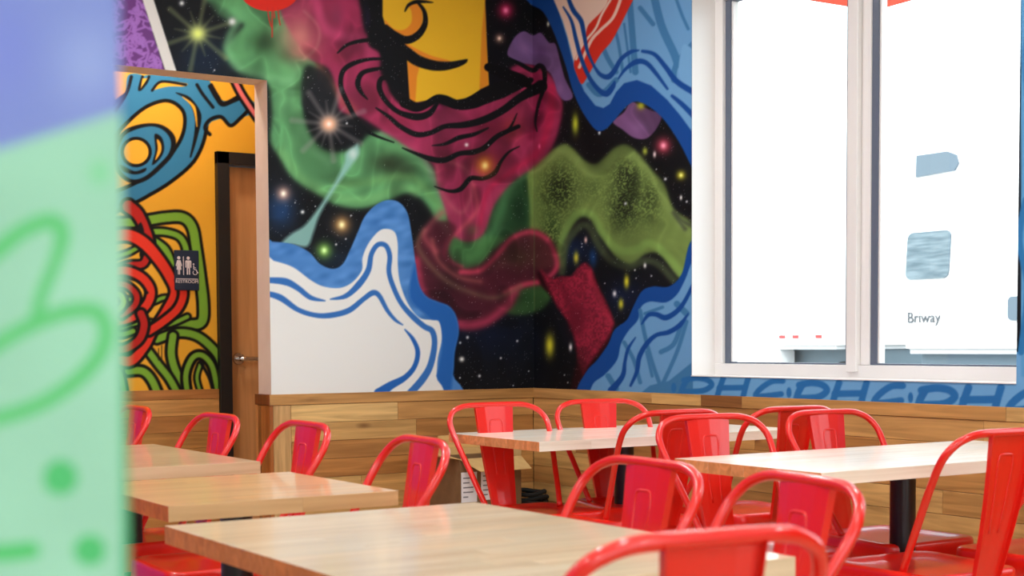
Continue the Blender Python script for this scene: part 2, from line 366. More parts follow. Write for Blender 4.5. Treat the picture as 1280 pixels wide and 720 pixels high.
    p.poly([(672, 340), (688, 348), (700, 346), (714, 345), (724, 334), (732, 329), (741, 340), (750, 362), (758, 378), (766, 402), (762, 428), (744, 452), (726, 490), (712, 492), (722, 444), (714, 412), (700, 388), (690, 372), (676, 356)], (46, 8, 16), 3, 1)
    p.poly([(676, 338), (688, 348), (702, 346), (714, 345), (722, 335), (732, 329), (740, 338), (744, 352), (751, 366), (759, 382), (766, 402), (761, 420), (750, 436), (736, 456), (728, 470), (722, 450), (718, 424), (712, 404), (698, 386), (688, 366)], (164, 38, 62), 3.4, .96, noise=sp2)
    p.blob(722, 400, 14, 30, (74, 12, 26), .75, noise=sp2); p.stroke([(700, 352), (712, 380), (716, 410)], 8, (90, 16, 32), 6, .5); p.stroke([(736, 340), (752, 380), (764, 404)], 7, (178, 44, 66), 5, .7); p.blob(725, 470, 10, 24, (50, 10, 14), .8)
    # violet clouds
    p.poly([(634, 68), (642, 48), (654, 39), (666, 44), (676, 41), (686, 53), (694, 55), (700, 76), (706, 98), (716, 120), (707, 126), (698, 118), (688, 92), (670, 82), (650, 78)], (122, 88, 140), 1.5, .95)
    p.blob(656, 60, 10, 12, (148, 106, 160), .5); p.blob(700, 110, 6, 10, (150, 106, 164), .5); p.blob(676, 66, 8, 12, (92, 60, 108), .6)
    p.poly([(766, 152), (780, 140), (788, 127), (800, 132), (814, 138), (827, 143), (821, 160), (808, 173), (792, 172), (778, 162)], (124, 82, 128), 1.5, .95)
    p.blob(800, 158, 14, 10, (150, 108, 158), .4)
    fold(p)
    # black figure outline and waves
    p.poly([(456, -20), (480, -20), (486, 34), (508, 56), (514, 90), (516, 132), (500, 130), (486, 112), (482, 84), (474, 66), (460, 54), (462, 20)], K, 3, .96)
    p.poly([(604, -20), (640, -20), (640, 40), (628, 74), (640, 96), (616, 116), (600, 116)], (13, 11, 16), 6, .96)
    p.poly([(478, -30), (478, 20), (482, 33), (500, 50), (507, 56), (509, 77), (511, 100), (513, 127), (519, 128), (532, 126), (545, 119), (556, 120), (570, 125), (582, 123), (595, 116), (611, 113), (608, 60), (606, 10), (606, -30)], (232, 178, 40), 1.4, smooth=False)
    p.poly([(509, 77), (524, 84), (521, 96), (519, 128), (512, 127)], (226, 132, 38), 1.4, smooth=False)
    p.poly([(606, 0), (602, 40), (599, 116), (611, 113), (608, 50)], (222, 136, 36), 1.6, smooth=False)
    p.poly([(481, 25), (492, 36), (505, 37), (514, 28), (514, 14), (510, 6), (522, 4), (528, 18), (526, 34), (516, 45), (500, 46), (486, 38)], (228, 134, 40), 1.4)
    p.poly([(506, 54), (522, 62), (540, 70), (562, 76), (560, 80), (530, 74), (510, 66)], (228, 134, 40), 1.4)
    p.stroke([(506, 14), (511, 6), (522, 2), (541, 3)], [1.5, 4, 5, 1], K)
    p.stroke([(522, 3), (530, 14), (531, 30), (522, 44), (508, 50), (494, 44), (482, 34)], [3, 5, 7, 9, 10, 9, 7], K)
    p.poly([(500, 52), (512, 60), (526, 70), (545, 76), (562, 77), (576, 75), (584, 74), (582, 79), (572, 84), (556, 88), (540, 88), (524, 84), (512, 78), (505, 70)], K, 1.3)
    p.stroke([(506, 128), (520, 134), (534, 130), (546, 123), (556, 125), (572, 131), (590, 128), (606, 120), (626, 112), (650, 104), (664, 100)], [14, 12, 9, 9, 12, 12, 16, 20, 22, 14, 6], (13, 12, 14))
    p.stroke([(490, 98), (477, 98), (474, 110), (482, 126), (498, 140), (520, 146), (536, 142), (546, 130)], [4, 6, 7, 6, 6, 9, 8, 4], K)
    p.stroke([(422, 66), (434, 56), (452, 51), (470, 50), (486, 52)], [2, 4, 5, 5, 3], K)
    p.stroke([(488, 74), (462, 74), (440, 80), (428, 90), (426, 108), (434, 128), (446, 150), (462, 166), (492, 178)], [3, 4, 6, 6, 6, 6, 5, 4, 1.5], K)
    p.stroke([(492, 84), (466, 87), (452, 92), (447, 104), (451, 115), (459, 124)], [3, 5, 6, 7, 5, 1.5], K)
    p.stroke([(470, 135), (486, 146), (500, 158), (520, 168), (538, 166), (556, 158), (580, 156), (604, 150), (628, 138), (650, 122), (676, 108)], [2, 5, 6, 7, 6, 6, 8, 9, 9, 10, 16], K)
    p.stroke([(540, 182), (556, 180), (574, 172), (592, 168), (610, 160)], [1, 4, 6, 5, 2], K)
    p.stroke([(503, 185), (520, 192), (540, 199), (556, 200), (574, 192), (592, 190), (606, 184), (622, 170), (648, 158)], [1.5, 4, 7, 7, 6, 7, 6, 6, 5], K)
    p.stroke([(604, 186), (622, 170), (636, 162), (646, 142)], [6, 5, 4, 1], K)
    p.stroke([(543, 233), (562, 239), (576, 236), (588, 223), (604, 223), (618, 216), (626, 202), (636, 190), (649, 183)], [1, 4, 6, 6, 5, 6, 4, 3, 1], K)
    p.stroke([(634, 72), (650, 80), (666, 88), (674, 82), (680, 88), (680, 108), (673, 130), (669, 152), (671, 164)], [3, 5, 6, 6, 6, 5, 4, 3, 1.5], K)
    p.stroke([(610, 84), (630, 92), (652, 100), (662, 108)], [10, 14, 14, 6], (8, 6, 8))
    # red blob with drips
    p.blob(337, -14, 38, 28, (226, 44, 30), 1, hard=True)
    for x0, x1, y in ((334, 339, 33), (340, 340, 46), (341, 343, 22), (347, 350, 31)): p.stroke([(x0, 10), ((x0 + x1) / 2, y - 8), (x1, y)], 1.4, (214, 44, 34))
    # comet
    p.poly([(441, 184), (447, 180), (449, 190), (444, 200), (420, 234), (400, 268), (392, 290), (384, 308), (366, 306), (352, 304), (364, 292), (380, 282), (396, 262), (416, 232), (430, 204), (432, 192)], (142, 190, 182), 3.5, .86)
    p.blob(441, 192, 7, 9, (208, 220, 214), .8)
    # stars
    p.burst(247, 42, 44, (158, 170, 110), (236, 246, 130), 12, .2); p.burst(411, 155, 44, (150, 142, 140), (255, 236, 220), 14, .1)
    p.blob(411, 155, 10, 10, (238, 128, 70), .8); p.blob(411, 155, 5, 5, (255, 240, 226), 1)
    for x, y, r, c in ((427, 281, 13, (214, 158, 92)), (405, 313, 12, (130, 190, 78)), (354, 242, 11, (210, 160, 140)), (606, 207, 14, (222, 130, 44)), (632, 13, 12, (214, 40, 90)), (829, 182, 12, (206, 70, 92)), (851, 219, 7, (206, 196, 50)), (624, 48, 7, (170, 130, 110))):
        p.blob(x, y, r, r * 1.05, c, .85); p.blob(x, y, r * .36, r * .42, tuple(min(255, q + 90) for q in c), 1)
    for x, y, rx, ry, c in ((719, 155, 5, 15, (190, 196, 50)), (687, 432, 7, 17, (214, 206, 52)), (713, 434, 2.6, 6, (232, 226, 226)), (720, 322, 4, 9, (202, 190, 60)), (783, 352, 4, 10, (206, 200, 44)), (776, 380, 4, 8, (196, 190, 50)), (768, 367, 3, 5, (226, 224, 226)),
                           (801, 132, 6, 6, (170, 168, 40)), (577, 449, 4, 4, (228, 226, 220)), (290, 27, 6, 6, (226, 228, 226)), (806, 189, 4, 6, (160, 170, 60)), (851, 247, 2, 4, (230, 226, 220)), (818, 193, 2.4, 5, (226, 200, 200)), (674, 183, 2, 4, (230, 90, 140)), (732, 300, 2.4, 5, (230, 190, 180)),
                           (806, 332, 2.2, 4, (226, 224, 220)), (685, 30, 2.2, 4, (220, 220, 200)), (583, 181, 3, 3, (232, 214, 214)), (378, 265, 3, 3, (220, 226, 226)), (749, 166, 2, 3, (220, 220, 225)), (227, 4, 4, 4, (226, 228, 226))): p.blob(x, y, rx, ry, c, 1)
    r = random.Random(4)
    for _ in range(300):
        x, y = r.uniform(215, 860), r.uniform(-60, 486); s_ = r.choice((1.0, 1.0, 1.3, 1.7, 2.2))
        i = p.sel(x - 2, x + 2, y - 2, y + 2)
        if 440 < x < 650 and y < 140: continue
        if len(i) and p.c[i].mean() < 34: p.blob(x, y, s_, s_ * 1.1, (226, 226, 230), .9)
    i = p.sel(210, 866, -80, 500); n = vnoise(p.u[i], p.v[i], 1.1, 9); k = (n > .93) & (p.c[i].mean(1) < 60); p.c[i[k]] += 55
    # upper blue sheet with pink paper and red streak
    DB = (18, 68, 140); LB = (104, 152, 196); MB = (62, 116, 162)
    inner = [(692, -10), (700, 20), (708, 45), (713, 66), (719, 88), (730, 114), (744, 132), (754, 135), (762, 130), (770, 115), (780, 104), (796, 100), (814, 107), (834, 125), (850, 144), (866, 166)]
    p.poly([(646, -30), (660, 2), (678, 14), (690, 36), (700, 62), (708, 86), (716, 114), (728, 140), (744, 162), (756, 162), (768, 150), (784, 132), (796, 127), (812, 134), (830, 150), (850, 180), (864, 208), (876, 230), (890, 220), (890, 140), (880, -30)], DB, 1.3)
    p.poly([(676, -60)] + inner + [(890, 190), (890, -60)], LB, 1.3, smooth=False)
    for q, ww in (([(786, -10), (790, 40), (794, 90)], 8), ([(814, -20), (826, 30), (842, 66), (847, 80)], 10), ([(880, 40), (856, 66), (844, 84), (842, 100)], 7), ([(762, 14), (772, 50), (778, 88)], 4), ([(752, 56), (760, 74), (770, 90)], 6), ([(842, -10), (852, 18), (860, 36)], 4), ([(780, 30), (784, 60), (788, 90)], 3), ([(736, 106), (750, 118), (770, 100)], 7), ([(800, 10), (816, 30)], 6)): p.stroke(q, ww, MB)
    p.poly([(852, 60), (858, 56), (868, 70), (868, 120), (856, 108), (848, 90)], (112, 160, 202), 1.3)
    p.poly([(690, -40), (692, 0), (703, 25), (710, 48), (716, 72), (720, 84), (728, 64), (736, 44), (752, 26), (762, 0), (768, -40)], (232, 200, 182), 1.3, smooth=False)
    p.poly([(764, -30), (760, 0), (752, 14), (740, 26), (734, 34), (730, 50), (722, 66), (717, 80), (721, 94), (727, 105), (734, 96), (742, 82), (752, 66), (764, 52), (774, 34), (784, 14), (794, -6), (804, -30)], (204, 46, 34), 1.3)
    p.stroke([(764, -2), (752, 18), (744, 36), (728, 56), (720, 74)], 3, (232, 200, 182)); p.stroke([(776, -2), (766, 22), (750, 38), (738, 52), (724, 84)], 4, (232, 190, 172))
    for q, ww in (([(708, -8), (716, 12), (726, 26), (730, 44), (734, 64), (742, 82)], [4, 6, 6, 5, 4, 3]), ([(704, 9), (714, 26), (720, 50), (726, 72), (736, 96), (748, 112), (758, 117), (766, 108), (768, 102)], [2, 4, 5, 5, 5, 6, 8, 6, 2]),
                  ([(742, 82), (750, 93), (760, 96), (768, 88), (776, 74), (788, 65), (798, 63)], [3, 5, 7, 6, 5, 5, 2]), ([(773, 98), (782, 86), (796, 77), (808, 79), (820, 92), (834, 111)], [2, 4, 7, 6, 5, 3]), ([(803, 64), (818, 68), (832, 84), (846, 102), (868, 116)], [4, 5, 6, 7, 8]), ([(840, 120), (852, 130), (868, 146)], [4, 6, 7])): p.stroke(q, ww, DB)
    # lower blue sheet on the window wall
    p.poly([(880, 290), (862, 304), (852, 342), (836, 358), (816, 358), (802, 364), (791, 384), (783, 400), (768, 412), (760, 430), (746, 450), (733, 464), (720, 492), (740, 510), (890, 520), (900, 300)], DB, 1.3)
    p.poly([(870, 322), (856, 350), (846, 368), (832, 378), (812, 377), (801, 384), (797, 400), (785, 414), (776, 430), (771, 450), (756, 468), (741, 480), (738, 500), (760, 520), (890, 540), (900, 330)], LB, 1.3)
    for q, ww in (([(800, 388), (806, 420), (816, 456), (826, 484)], 5), ([(846, 380), (858, 392)], 8), ([(780, 428), (792, 450), (800, 478)], 5), ([(858, 402), (846, 440), (828, 480)], 5), ([(826, 440), (842, 430), (852, 404)], 6), ([(760, 470), (770, 486)], 7), ([(806, 392), (828, 384)], 4), ([(815, 470), (808, 440)], 4)): p.stroke(q, ww, MB)
    p.poly([(800, 492), (812, 482), (836, 476), (866, 452), (890, 452), (890, 520), (800, 505)], MB, 1.3, smooth=False)
    for q, ww in (([(802, 405), (810, 394), (820, 393), (832, 397), (846, 389), (856, 376), (868, 352)], [2, 5, 6, 7, 6, 5, 4]), ([(788, 482), (796, 464), (799, 446), (808, 430), (820, 419), (836, 415), (850, 406), (860, 392)], [3, 5, 6, 6, 5, 6, 6, 1.5]), ([(764, 488), (778, 470), (781, 452), (785, 436), (794, 422)], [9, 6, 4, 4, 1.5])): p.stroke(q, ww, DB)
    # lower blue and white sheet on the left wall
    BL = (74, 126, 190)
    p.poly([(320, 300), (340, 302), (365, 305), (386, 315), (400, 330), (416, 336), (428, 330), (437, 313), (447, 290), (456, 270), (470, 256), (485, 250), (499, 253), (509, 266), (514, 290), (518, 320), (523, 354), (532, 370), (546, 377), (561, 383), (570, 396), (573, 416), (568, 440), (566, 468), (560, 500), (320, 520)], BL, 1.3)
    p.poly([(518, 330), (523, 354), (532, 370), (546, 377), (561, 383), (570, 396), (573, 416), (568, 440), (566, 468), (560, 500), (540, 500), (552, 430), (536, 398), (512, 372)], (28, 88, 166), 3, .85)
    i = p.sel(320, 580, 245, 420); k = (np.abs(p.c[i] - np.array(BL)).sum(1) < 40); n = vnoise(p.u[i] * .5 + p.v[i] * .3, p.v[i] * .8, 6, 12)[:, None] - .5; p.c[i] += np.where(k[:, None], n * 34, 0)
    p.poly([(320, 322), (342, 326), (366, 334), (388, 350), (404, 358), (424, 360), (440, 353), (452, 338), (453, 322), (460, 305), (472, 290), (482, 286), (493, 290), (497, 305), (497, 330), (500, 354), (510, 380), (524, 397), (540, 400), (549, 403), (552, 424), (547, 448), (545, 470), (536, 500), (320, 520)], (226, 223, 219), 1.3)
    B2 = (52, 106, 176)
    p.stroke([(330, 350), (356, 352), (372, 360), (388, 372), (406, 376)], [6, 9, 7, 6, 1.5], B2)
    p.stroke([(413, 374), (432, 370), (448, 356), (460, 338), (464, 318), (472, 306), (482, 307), (487, 320), (486, 340), (492, 360), (502, 380), (516, 396), (530, 408), (540, 414), (543, 430), (538, 456), (528, 474), (512, 492)], [1.5, 6, 8, 7, 6, 6, 6, 6, 6, 6, 6, 7, 7, 7, 7, 8, 9, 9], B2)
    p.stroke([(330, 366), (350, 372), (372, 387), (394, 394), (414, 394), (436, 388), (454, 374), (466, 366), (474, 370), (484, 388), (494, 400), (503, 406)], [6, 8, 6, 6, 7, 7, 6, 7, 6, 5, 4, 1.5], B2)
    p.stroke([(506, 412), (516, 424), (522, 440), (518, 458), (506, 472), (488, 482), (474, 492)], [1.5, 5, 6, 6, 7, 10, 14], (36, 94, 172))
    # purple patch and white bar above the opening
    p.poly([(-60, -120), (140, -120), (178, 0), (222, 140), (-60, 140)], (112, 62, 128), 1.3, smooth=False)
    p.poly([(-9000, -3000), (60, -3000), (60, 3000), (-9000, 3000)], (112, 78, 176), 1.3, smooth=False)
    r = random.Random(11)
    for _ in range(230):
        x, y = r.uniform(95, 214), r.uniform(-40, 96)
        if (y + 4) * .32 + 176 < x: continue
        p.stroke([(x, y), (x + r.uniform(-7, 7), y + r.uniform(-7, 7)), (x + r.uniform(-10, 10), y + r.uniform(-10, 10)), (x + r.uniform(-9, 9), y + r.uniform(-9, 9))], r.uniform(2.2, 3.6), (168, 112, 194), alpha=.85)
    p.poly([(140, -120), (154, -120), (192, 0), (238, 144), (224, 144), (178, 0)], (226, 220, 214), 1.3, smooth=False)
    # lettered strip under the window
    i = p.sel(866, 1400, 430, 560); i = i[(p.v[i] > 466)]; 
    p.poly([(866, 440), (1420, 440), (1420, 570), (866, 540)], (106, 158, 202), 1.0, smooth=False)
    LT = (40, 104, 164)
    def L(x, w_, y, h, strokes, tw):
        for st in strokes: p.stroke([(x + a * w_, y + b * h) for a, b in st], tw, LT, n=5)
    Pp = [[(.22, .1), (.08, .6), (.0, 1.2)], [(.12, .12), (.5, .0), (.85, .12), (.98, .45), (.7, .8), (.1, .86)]]
    Hh = [[(.22, -.1), (.1, .6), (0, 1.3)], [(1, -.1), (.9, .6), (.82, 1.3)], [(.1, .52), (.9, .5)]]
    Cc = [[(.98, .02), (.6, .06), (.22, .5), (.04, .95), (.3, 1.0), (.92, .86)]]
    for x, wP, wH, wC, dx in ((850, 40, 40, 36, 0), (994, 40, 44, 38, 0), (1146, 48, 52, 44, 0), (1325, 50, 50, 50, 0)):
        y = 474 + (x - 880) * .041; h = 20 + (x - 880) * .018; t = 7.2 + (x - 880) * .009
        L(x, wP, y, h, Pp, t); L(x + wP + 5, wH, y + 2, h, Hh, t); L(x + wP + wH + 13, wC, y + 3, h, Cc, t)
        p.blob(x - 8, y + 12, 3.2, 6.5, LT, 1, hard=True)
    p.poly([(1276, -100), (1400, -100), (1400, 520), (1276, 470)], (88, 150, 196), 1.0, smooth=False)
    p.stroke([(1282, 250), (1274, 300), (1284, 360), (1276, 440)], 8, (44, 112, 166)); p.stroke([(1300, 0), (1284, 80), (1300, 200)], 14, (60, 124, 176))

def paint_hall(p):
    BU = (52, 122, 162); RD = (216, 52, 34); RD2 = (176, 34, 28); GR = (118, 164, 52); Y = (228, 166, 48); PK = (222, 112, 112)
    p.c *= (1 + (vnoise(p.u, p.v, 40, 2)[:, None] - .5) * .05)
    # blue knot
    p.oline([(120, 120), (132, 128), (140, 150), (134, 180), (120, 200)], 14, BU)
    p.oline([(116, 200), (128, 168), (152, 140), (178, 121), (206, 113), (228, 120), (243, 138), (243, 166), (231, 193), (208, 216), (182, 234), (158, 246), (120, 262)], [24, 24, 24, 22, 21, 21, 23, 23, 24, 20, 17, 18, 22], BU)
    p.poly([(160, 94), (178, 94), (176, 106), (170, 122), (150, 146), (134, 160), (146, 140), (156, 118)], BU, 1.4); p.poly([(176, 110), (182, 94), (240, 94), (262, 104), (240, 130), (200, 118), (170, 128)], BU, 1.4)
    p.stroke([(164, 96), (158, 116), (144, 138)], 4, K); p.stroke([(178, 96), (174, 112), (182, 104), (186, 96)], 3.4, K); p.poly([(176, 110), (178, 98), (184, 98)], Y, 1.2, smooth=False)
    p.poly([(192, 112), (202, 102), (232, 104), (230, 108), (210, 108)], Y, 1.2); p.stroke([(190, 113), (202, 102), (232, 106)], 3.2, K)
    p.poly([(244, 100), (262, 100), (270, 124), (290, 128), (304, 120), (318, 128), (318, 142), (304, 146), (288, 158), (276, 148), (264, 152), (256, 162), (244, 168), (240, 140)], BU, 1.3, smooth=False)
    p.stroke([(262, 168), (256, 160), (262, 150), (276, 146), (288, 157), (300, 148), (310, 138)], 4.5, K); p.stroke([(262, 108), (270, 122), (278, 131), (292, 126), (306, 120)], 4.5, K)
    p.stroke([(246, 106), (252, 116), (258, 124), (266, 134)], 4, K); p.poly([(266, 100), (298, 100), (300, 116), (280, 126), (270, 116)], Y, 1.3, smooth=False)
    p.stroke([(264, 106), (272, 120), (280, 129), (300, 119)], 4, K)
    p.stroke([(292, 98), (302, 118), (322, 148)], 13, K); p.stroke([(292, 98), (302, 118), (322, 148)], 5.5, PK)
    p.stroke([(220, 116), (236, 124), (247, 144), (245, 168), (238, 196)], [1, 5, 9, 5, 2], K); p.stroke([(228, 121), (242, 134), (246, 158)], [.8, 4, 1], Y)
    p.poly([(160, 160), (186, 154), (206, 158), (219, 172), (217, 192), (202, 210), (182, 226), (164, 229), (148, 218), (141, 198), (147, 174)], K, 1.3); p.poly([(162, 165), (186, 158), (203, 162), (213, 175), (211, 191), (198, 206), (180, 221), (164, 224), (151, 214), (146, 197), (151, 176)], BU, 1.3)
    p.blob(170, 190, 19.5, 19, K, 1, hard=True); p.blob(170, 190, 15.5, 15, (232, 172, 54), 1, hard=True)
    p.poly([(193, 168), (202, 172), (205, 186), (200, 198), (190, 206), (194, 188)], K, 1.3); p.poly([(196, 174), (201, 180), (201, 190), (194, 200), (197, 186)], Y, 1.2)
    p.poly([(150, 206), (168, 214), (182, 210), (180, 215), (168, 218), (154, 214)], K, 1.3)
    # green tangle
    p.oline([(140, 280), (180, 276), (206, 272), (228, 272), (240, 284), (245, 310), (250, 345), (254, 380), (252, 402), (236, 406), (214, 404)], 11, GR, edge=3.6)
    p.oline([(186, 290), (206, 290), (224, 296), (232, 310), (232, 326)], 7, GR, edge=3.4); p.oline([(190, 300), (206, 312), (214, 330)], 9, GR, edge=3.4)
    p.oline([(150, 372), (186, 378), (206, 372), (230, 376)], 4.5, GR, edge=3.2); p.oline([(150, 410), (180, 402), (208, 406), (234, 396)], 5, GR, edge=3.2)
    p.oline([(196, 424), (222, 416), (246, 420), (266, 436), (276, 452), (282, 480)], 9, GR, edge=3.6)
    p.oline([(216, 420), (214, 444), (222, 470), (238, 500)], 9, GR, edge=3.8); p.oline([(186, 440), (198, 456), (212, 474), (226, 500)], 8, GR, edge=3.8)
    p.oline([(160, 464), (178, 464), (190, 476), (200, 500)], 9, GR, edge=4); p.oline([(236, 500), (232, 470), (240, 448), (252, 444), (264, 456), (270, 478), (274, 500)], 6.5, GR, edge=4)
    p.oline([(250, 456), (246, 474), (254, 500)], 4, GR, edge=3); p.stroke([(250, 452), (262, 474), (268, 500)], 4, K); p.oline([(140, 455), (150, 470), (156, 500)], 7, GR, edge=3.6)
    # red knot
    p.oline([(160, 258), (172, 268), (182, 288), (186, 304), (182, 318)], [15, 13, 11, 11, 8], RD2, edge=4); p.poly([(176, 278), (180, 290), (174, 292), (172, 284)], K, 1.3)
    p.oline([(140, 340), (160, 332), (178, 330), (184, 320)], 8, RD2, edge=3.6); p.oline([(140, 322), (160, 316), (176, 308), (184, 312)], 5, GR, edge=3.2)
    p.oline([(136, 296), (160, 294), (180, 304), (198, 324), (212, 346), (218, 366), (206, 390), (192, 412), (180, 434), (160, 452), (130, 440)], [14, 14, 14, 13, 12, 10, 9, 9, 10, 12, 12], RD, edge=3.8)
    p.oline([(226, 350), (229, 368), (222, 386), (204, 402), (186, 414)], 9, RD, edge=3.8)
    p.oline([(130, 344), (154, 338), (176, 346), (188, 362), (184, 380), (166, 396), (140, 404)], 10, RD, edge=3.8)
    p.oline([(136, 356), (156, 356), (170, 368), (168, 382), (152, 394)], 7, RD2, edge=3.6); p.oline([(176, 392), (180, 406), (174, 424), (156, 436), (136, 436)], 9, RD2, edge=3.8)
    p.oline([(130, 372), (148, 368), (154, 378), (146, 388), (130, 390)], 7, (150, 190, 50), edge=3.6); p.stroke([(150, 346), (172, 352), (184, 366)], 3, K)
    p.oline([(130, 410), (150, 418), (166, 414)], 6, GR, edge=3.4); p.stroke([(198, 436), (198, 450)], .9, K); p.stroke([(202, 432), (202, 452)], .9, K)

def paint_partition(p):
    p.c *= (1 + (vnoise(p.u, p.v, 90, 21)[:, None] - .5) * .05)
    p.poly([(-2000, -2000), (400, -2000), (400, 70), (140, 142), (90, 158), (0, 186), (-120, 200), (-2000, 240)], (122, 136, 196), 5, 1, smooth=False)
    p.blob(110, 80, 60, 70, (152, 168, 214), .6); p.blob(10, 60, 50, 90, (116, 126, 204), .5)
    G = (92, 186, 112)
    p.stroke([(-60, 350), (-10, 318), (26, 290), (62, 276), (78, 292), (68, 330), (52, 368), (44, 400)], [22, 22, 20, 20, 20, 16, 16, 16], G, 1.5)
    p.stroke([(-60, 470), (0, 428), (44, 404), (92, 388), (124, 392), (132, 424), (110, 462), (60, 500), (0, 522), (-60, 530)], 19, G, 1.5)
    p.blob(75, 597, 22, 22, (80, 180, 108), 1, hard=True); p.blob(112, 688, 20, 20, (80, 180, 108), 1, hard=True); p.stroke([(-60, 694), (0, 692), (40, 688)], 20, (76, 184, 100), 1.5)
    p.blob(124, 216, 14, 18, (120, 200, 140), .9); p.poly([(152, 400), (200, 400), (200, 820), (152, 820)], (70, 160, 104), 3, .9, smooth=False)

def sheet(name, axis, c, a_edges, z_edges, holes, painter, base, gain=1.0):
    """painted wall face: quad grid on the plane axis=c; holes are (a0,a1,z0,z1)"""
    a = np.array(a_edges, float); z = np.array(z_edges, float); A, Z = np.meshgrid(a, z, indexing='ij')
    cc = np.full(A.size, c); X, Y = (A.ravel(), cc) if axis == 'y' else (cc, A.ravel())
    co = np.stack([X, Y, Z.ravel()], 1)
    na, nz = len(a), len(z); I = np.arange(na * nz).reshape(na, nz)
    q = np.stack([I[:-1, :-1], I[1:, :-1], I[1:, 1:], I[:-1, 1:]], -1).reshape(-1, 4)
    am = ((a[:-1] + a[1:]) / 2)[:, None].repeat(nz - 1, 1).ravel(); zm = ((z[:-1] + z[1:]) / 2)[None, :].repeat(na - 1, 0).ravel()
    keep = np.ones(len(q), bool)
    for h in holes: keep &= ~((am > h[0]) & (am < h[1]) & (zm > h[2]) & (zm < h[3]))
    q = q[keep]
    if axis == 'x': q = q[:, ::-1]
    used = np.unique(q); remap = np.zeros(len(co), int); remap[used] = np.arange(len(used)); co = co[used]; q = remap[q]
    me = bpy.data.meshes.new(name); me.vertices.add(len(co)); me.vertices.foreach_set('co', co.astype(np.float32).ravel())
    me.loops.add(len(q) * 4); me.loops.foreach_set('vertex_index', q.ravel().astype(np.int32))
    me.polygons.add(len(q)); me.polygons.foreach_set('loop_start', np.arange(0, len(q) * 4, 4, dtype=np.int32)); me.update(calc_edges=True)
    u, v = mural_plan(co[:, 0], co[:, 1], co[:, 2]); p = Paint(u, v, base)
    painter(p)
    col = lin(np.clip(p.c, 0, 255)) * gain; rgba = np.ones((len(co), 4), np.float32); rgba[:, :3] = np.clip(col, 0, .95)
    at = me.color_attributes.new('paint', 'FLOAT_COLOR', 'POINT'); at.data.foreach_set('color', rgba.ravel())
    me.materials.append(M['paint'])
    return me
def edges(*segs):
    out = [segs[0][0]]
    for a, b, st in segs:
        n = max(1, int(round(abs(b - a) / st))); out += [a + (b - a) * (i + 1) / n for i in range(n)]
    return out

# ------------------------------------------------------------------ room shell
ZW = .8456; ZC = 3.0; XO = -1.443; ZO = 2.262; TW = .145
WY0, WY1, WZ0, WZ1 = -2.9255, -1.2333, .9237, 2.62
floor = obj('floor', box(nb(), -8, 0.2, -9, 4, -.1, 0), M['floor']); tag(floor, kind='structure')
ceil = obj('ceiling', box(nb(), -8, 0.2, -9, 4, ZC, ZC + .1), M['ceiling']); tag(ceil, kind='structure')

# back wall (mural + opening to the restroom passage)
me = sheet('wall_back', 'y', 0.0, edges((-8, -2.8, .4), (-2.8, 0, .0036)), edges((0, ZW, .3), (ZW, 2.92, .0037), (2.92, ZC, .06)), [(-2.8, XO, -1, ZO)], paint_space, (16, 16, 20))
wall_back = obj('wall_back', me, None); tag(wall_back, kind='structure')
bm = nb(); box(bm, -8, -2.8, .004, TW, 0, ZC); box(bm, -2.8, XO, .004, TW, ZO, ZC); box(bm, XO, .2, .004, TW, 0, ZC)
wb = obj('wall_core', bm, M['jamb'], wall_back)
# window wall
me = sheet('wall_right', 'x', 0.0, edges((-9, -5.9, .5), (-5.9, -3.6, .1), (-3.6, WY0 - .12, .02), (WY0 - .12, WY1, .0045), (WY1, 0, .0052)), edges((0, ZW, .3), (ZW, WZ0, .0038), (WZ0, WZ1, .0038), (WZ1, 2.92, .0045), (2.92, ZC, .04)), [(WY0, WY1, WZ0, WZ1), (-5.35, -3.75, WZ0, WZ1)], paint_space, (16, 16, 20))
wall_right = obj('wall_right', me, None); tag(wall_right, kind='structure')
bm = nb()
for (y0, y1, z0, z1) in ((-9, -5.35, 0, ZC), (-5.35, -3.75, 0, WZ0), (-5.35, -3.75, WZ1, ZC), (-3.75, WY0, 0, ZC), (WY0, WY1, 0, WZ0), (WY0, WY1, WZ1, ZC), (WY1, .145, 0, ZC)): box(bm, .002, .26, y0, y1, z0, z1)
obj('wall_core', bm, M['trimwhite'], wall_right)
for nm, (x0, x1, y0, y1), mm in (('wall_left', (-8.1, -8, -9, 4), 'dark_plaster'), ('wall_front', (-8, -6.6, -9.1, -9), 'white')):
    tag(obj(nm, box(nb(), x0, x1, y0, y1, 0, ZC), M[mm]), kind='structure')
bm = nb(); wf = bpy.data.objects['wall_front']
for q in ((-6.6, -1.4, 0, .35), (-6.6, -1.4, 2.7, ZC), (-1.4, .2, 0, ZC)): box(bm, q[0], q[1], -9.1, -9, q[2], q[3])
obj('wall_core', bm, M['white'], wf)
bm = nb()
for q in (-6.6, -4.92, -3.22, -1.48): box(bm, q, q + .08, -9.08, -9.02, .35, 2.7, .003)
box(bm, -6.6, -1.4, -9.08, -9.02, .35, .43, .003); box(bm, -6.6, -1.4, -9.08, -9.02, 2.62, 2.7, .003)
w3 = obj('window_3', bm, M['blackframe']); tag(w3, kind='structure')  # unseen front glazing, added to throw daylight on the partition and table fronts
for q in (-6.52, -4.84, -3.14): obj('pane', box(nb(), q, q + 1.6, -9.053, -9.047, .43, 2.62), M['glass'], w3)
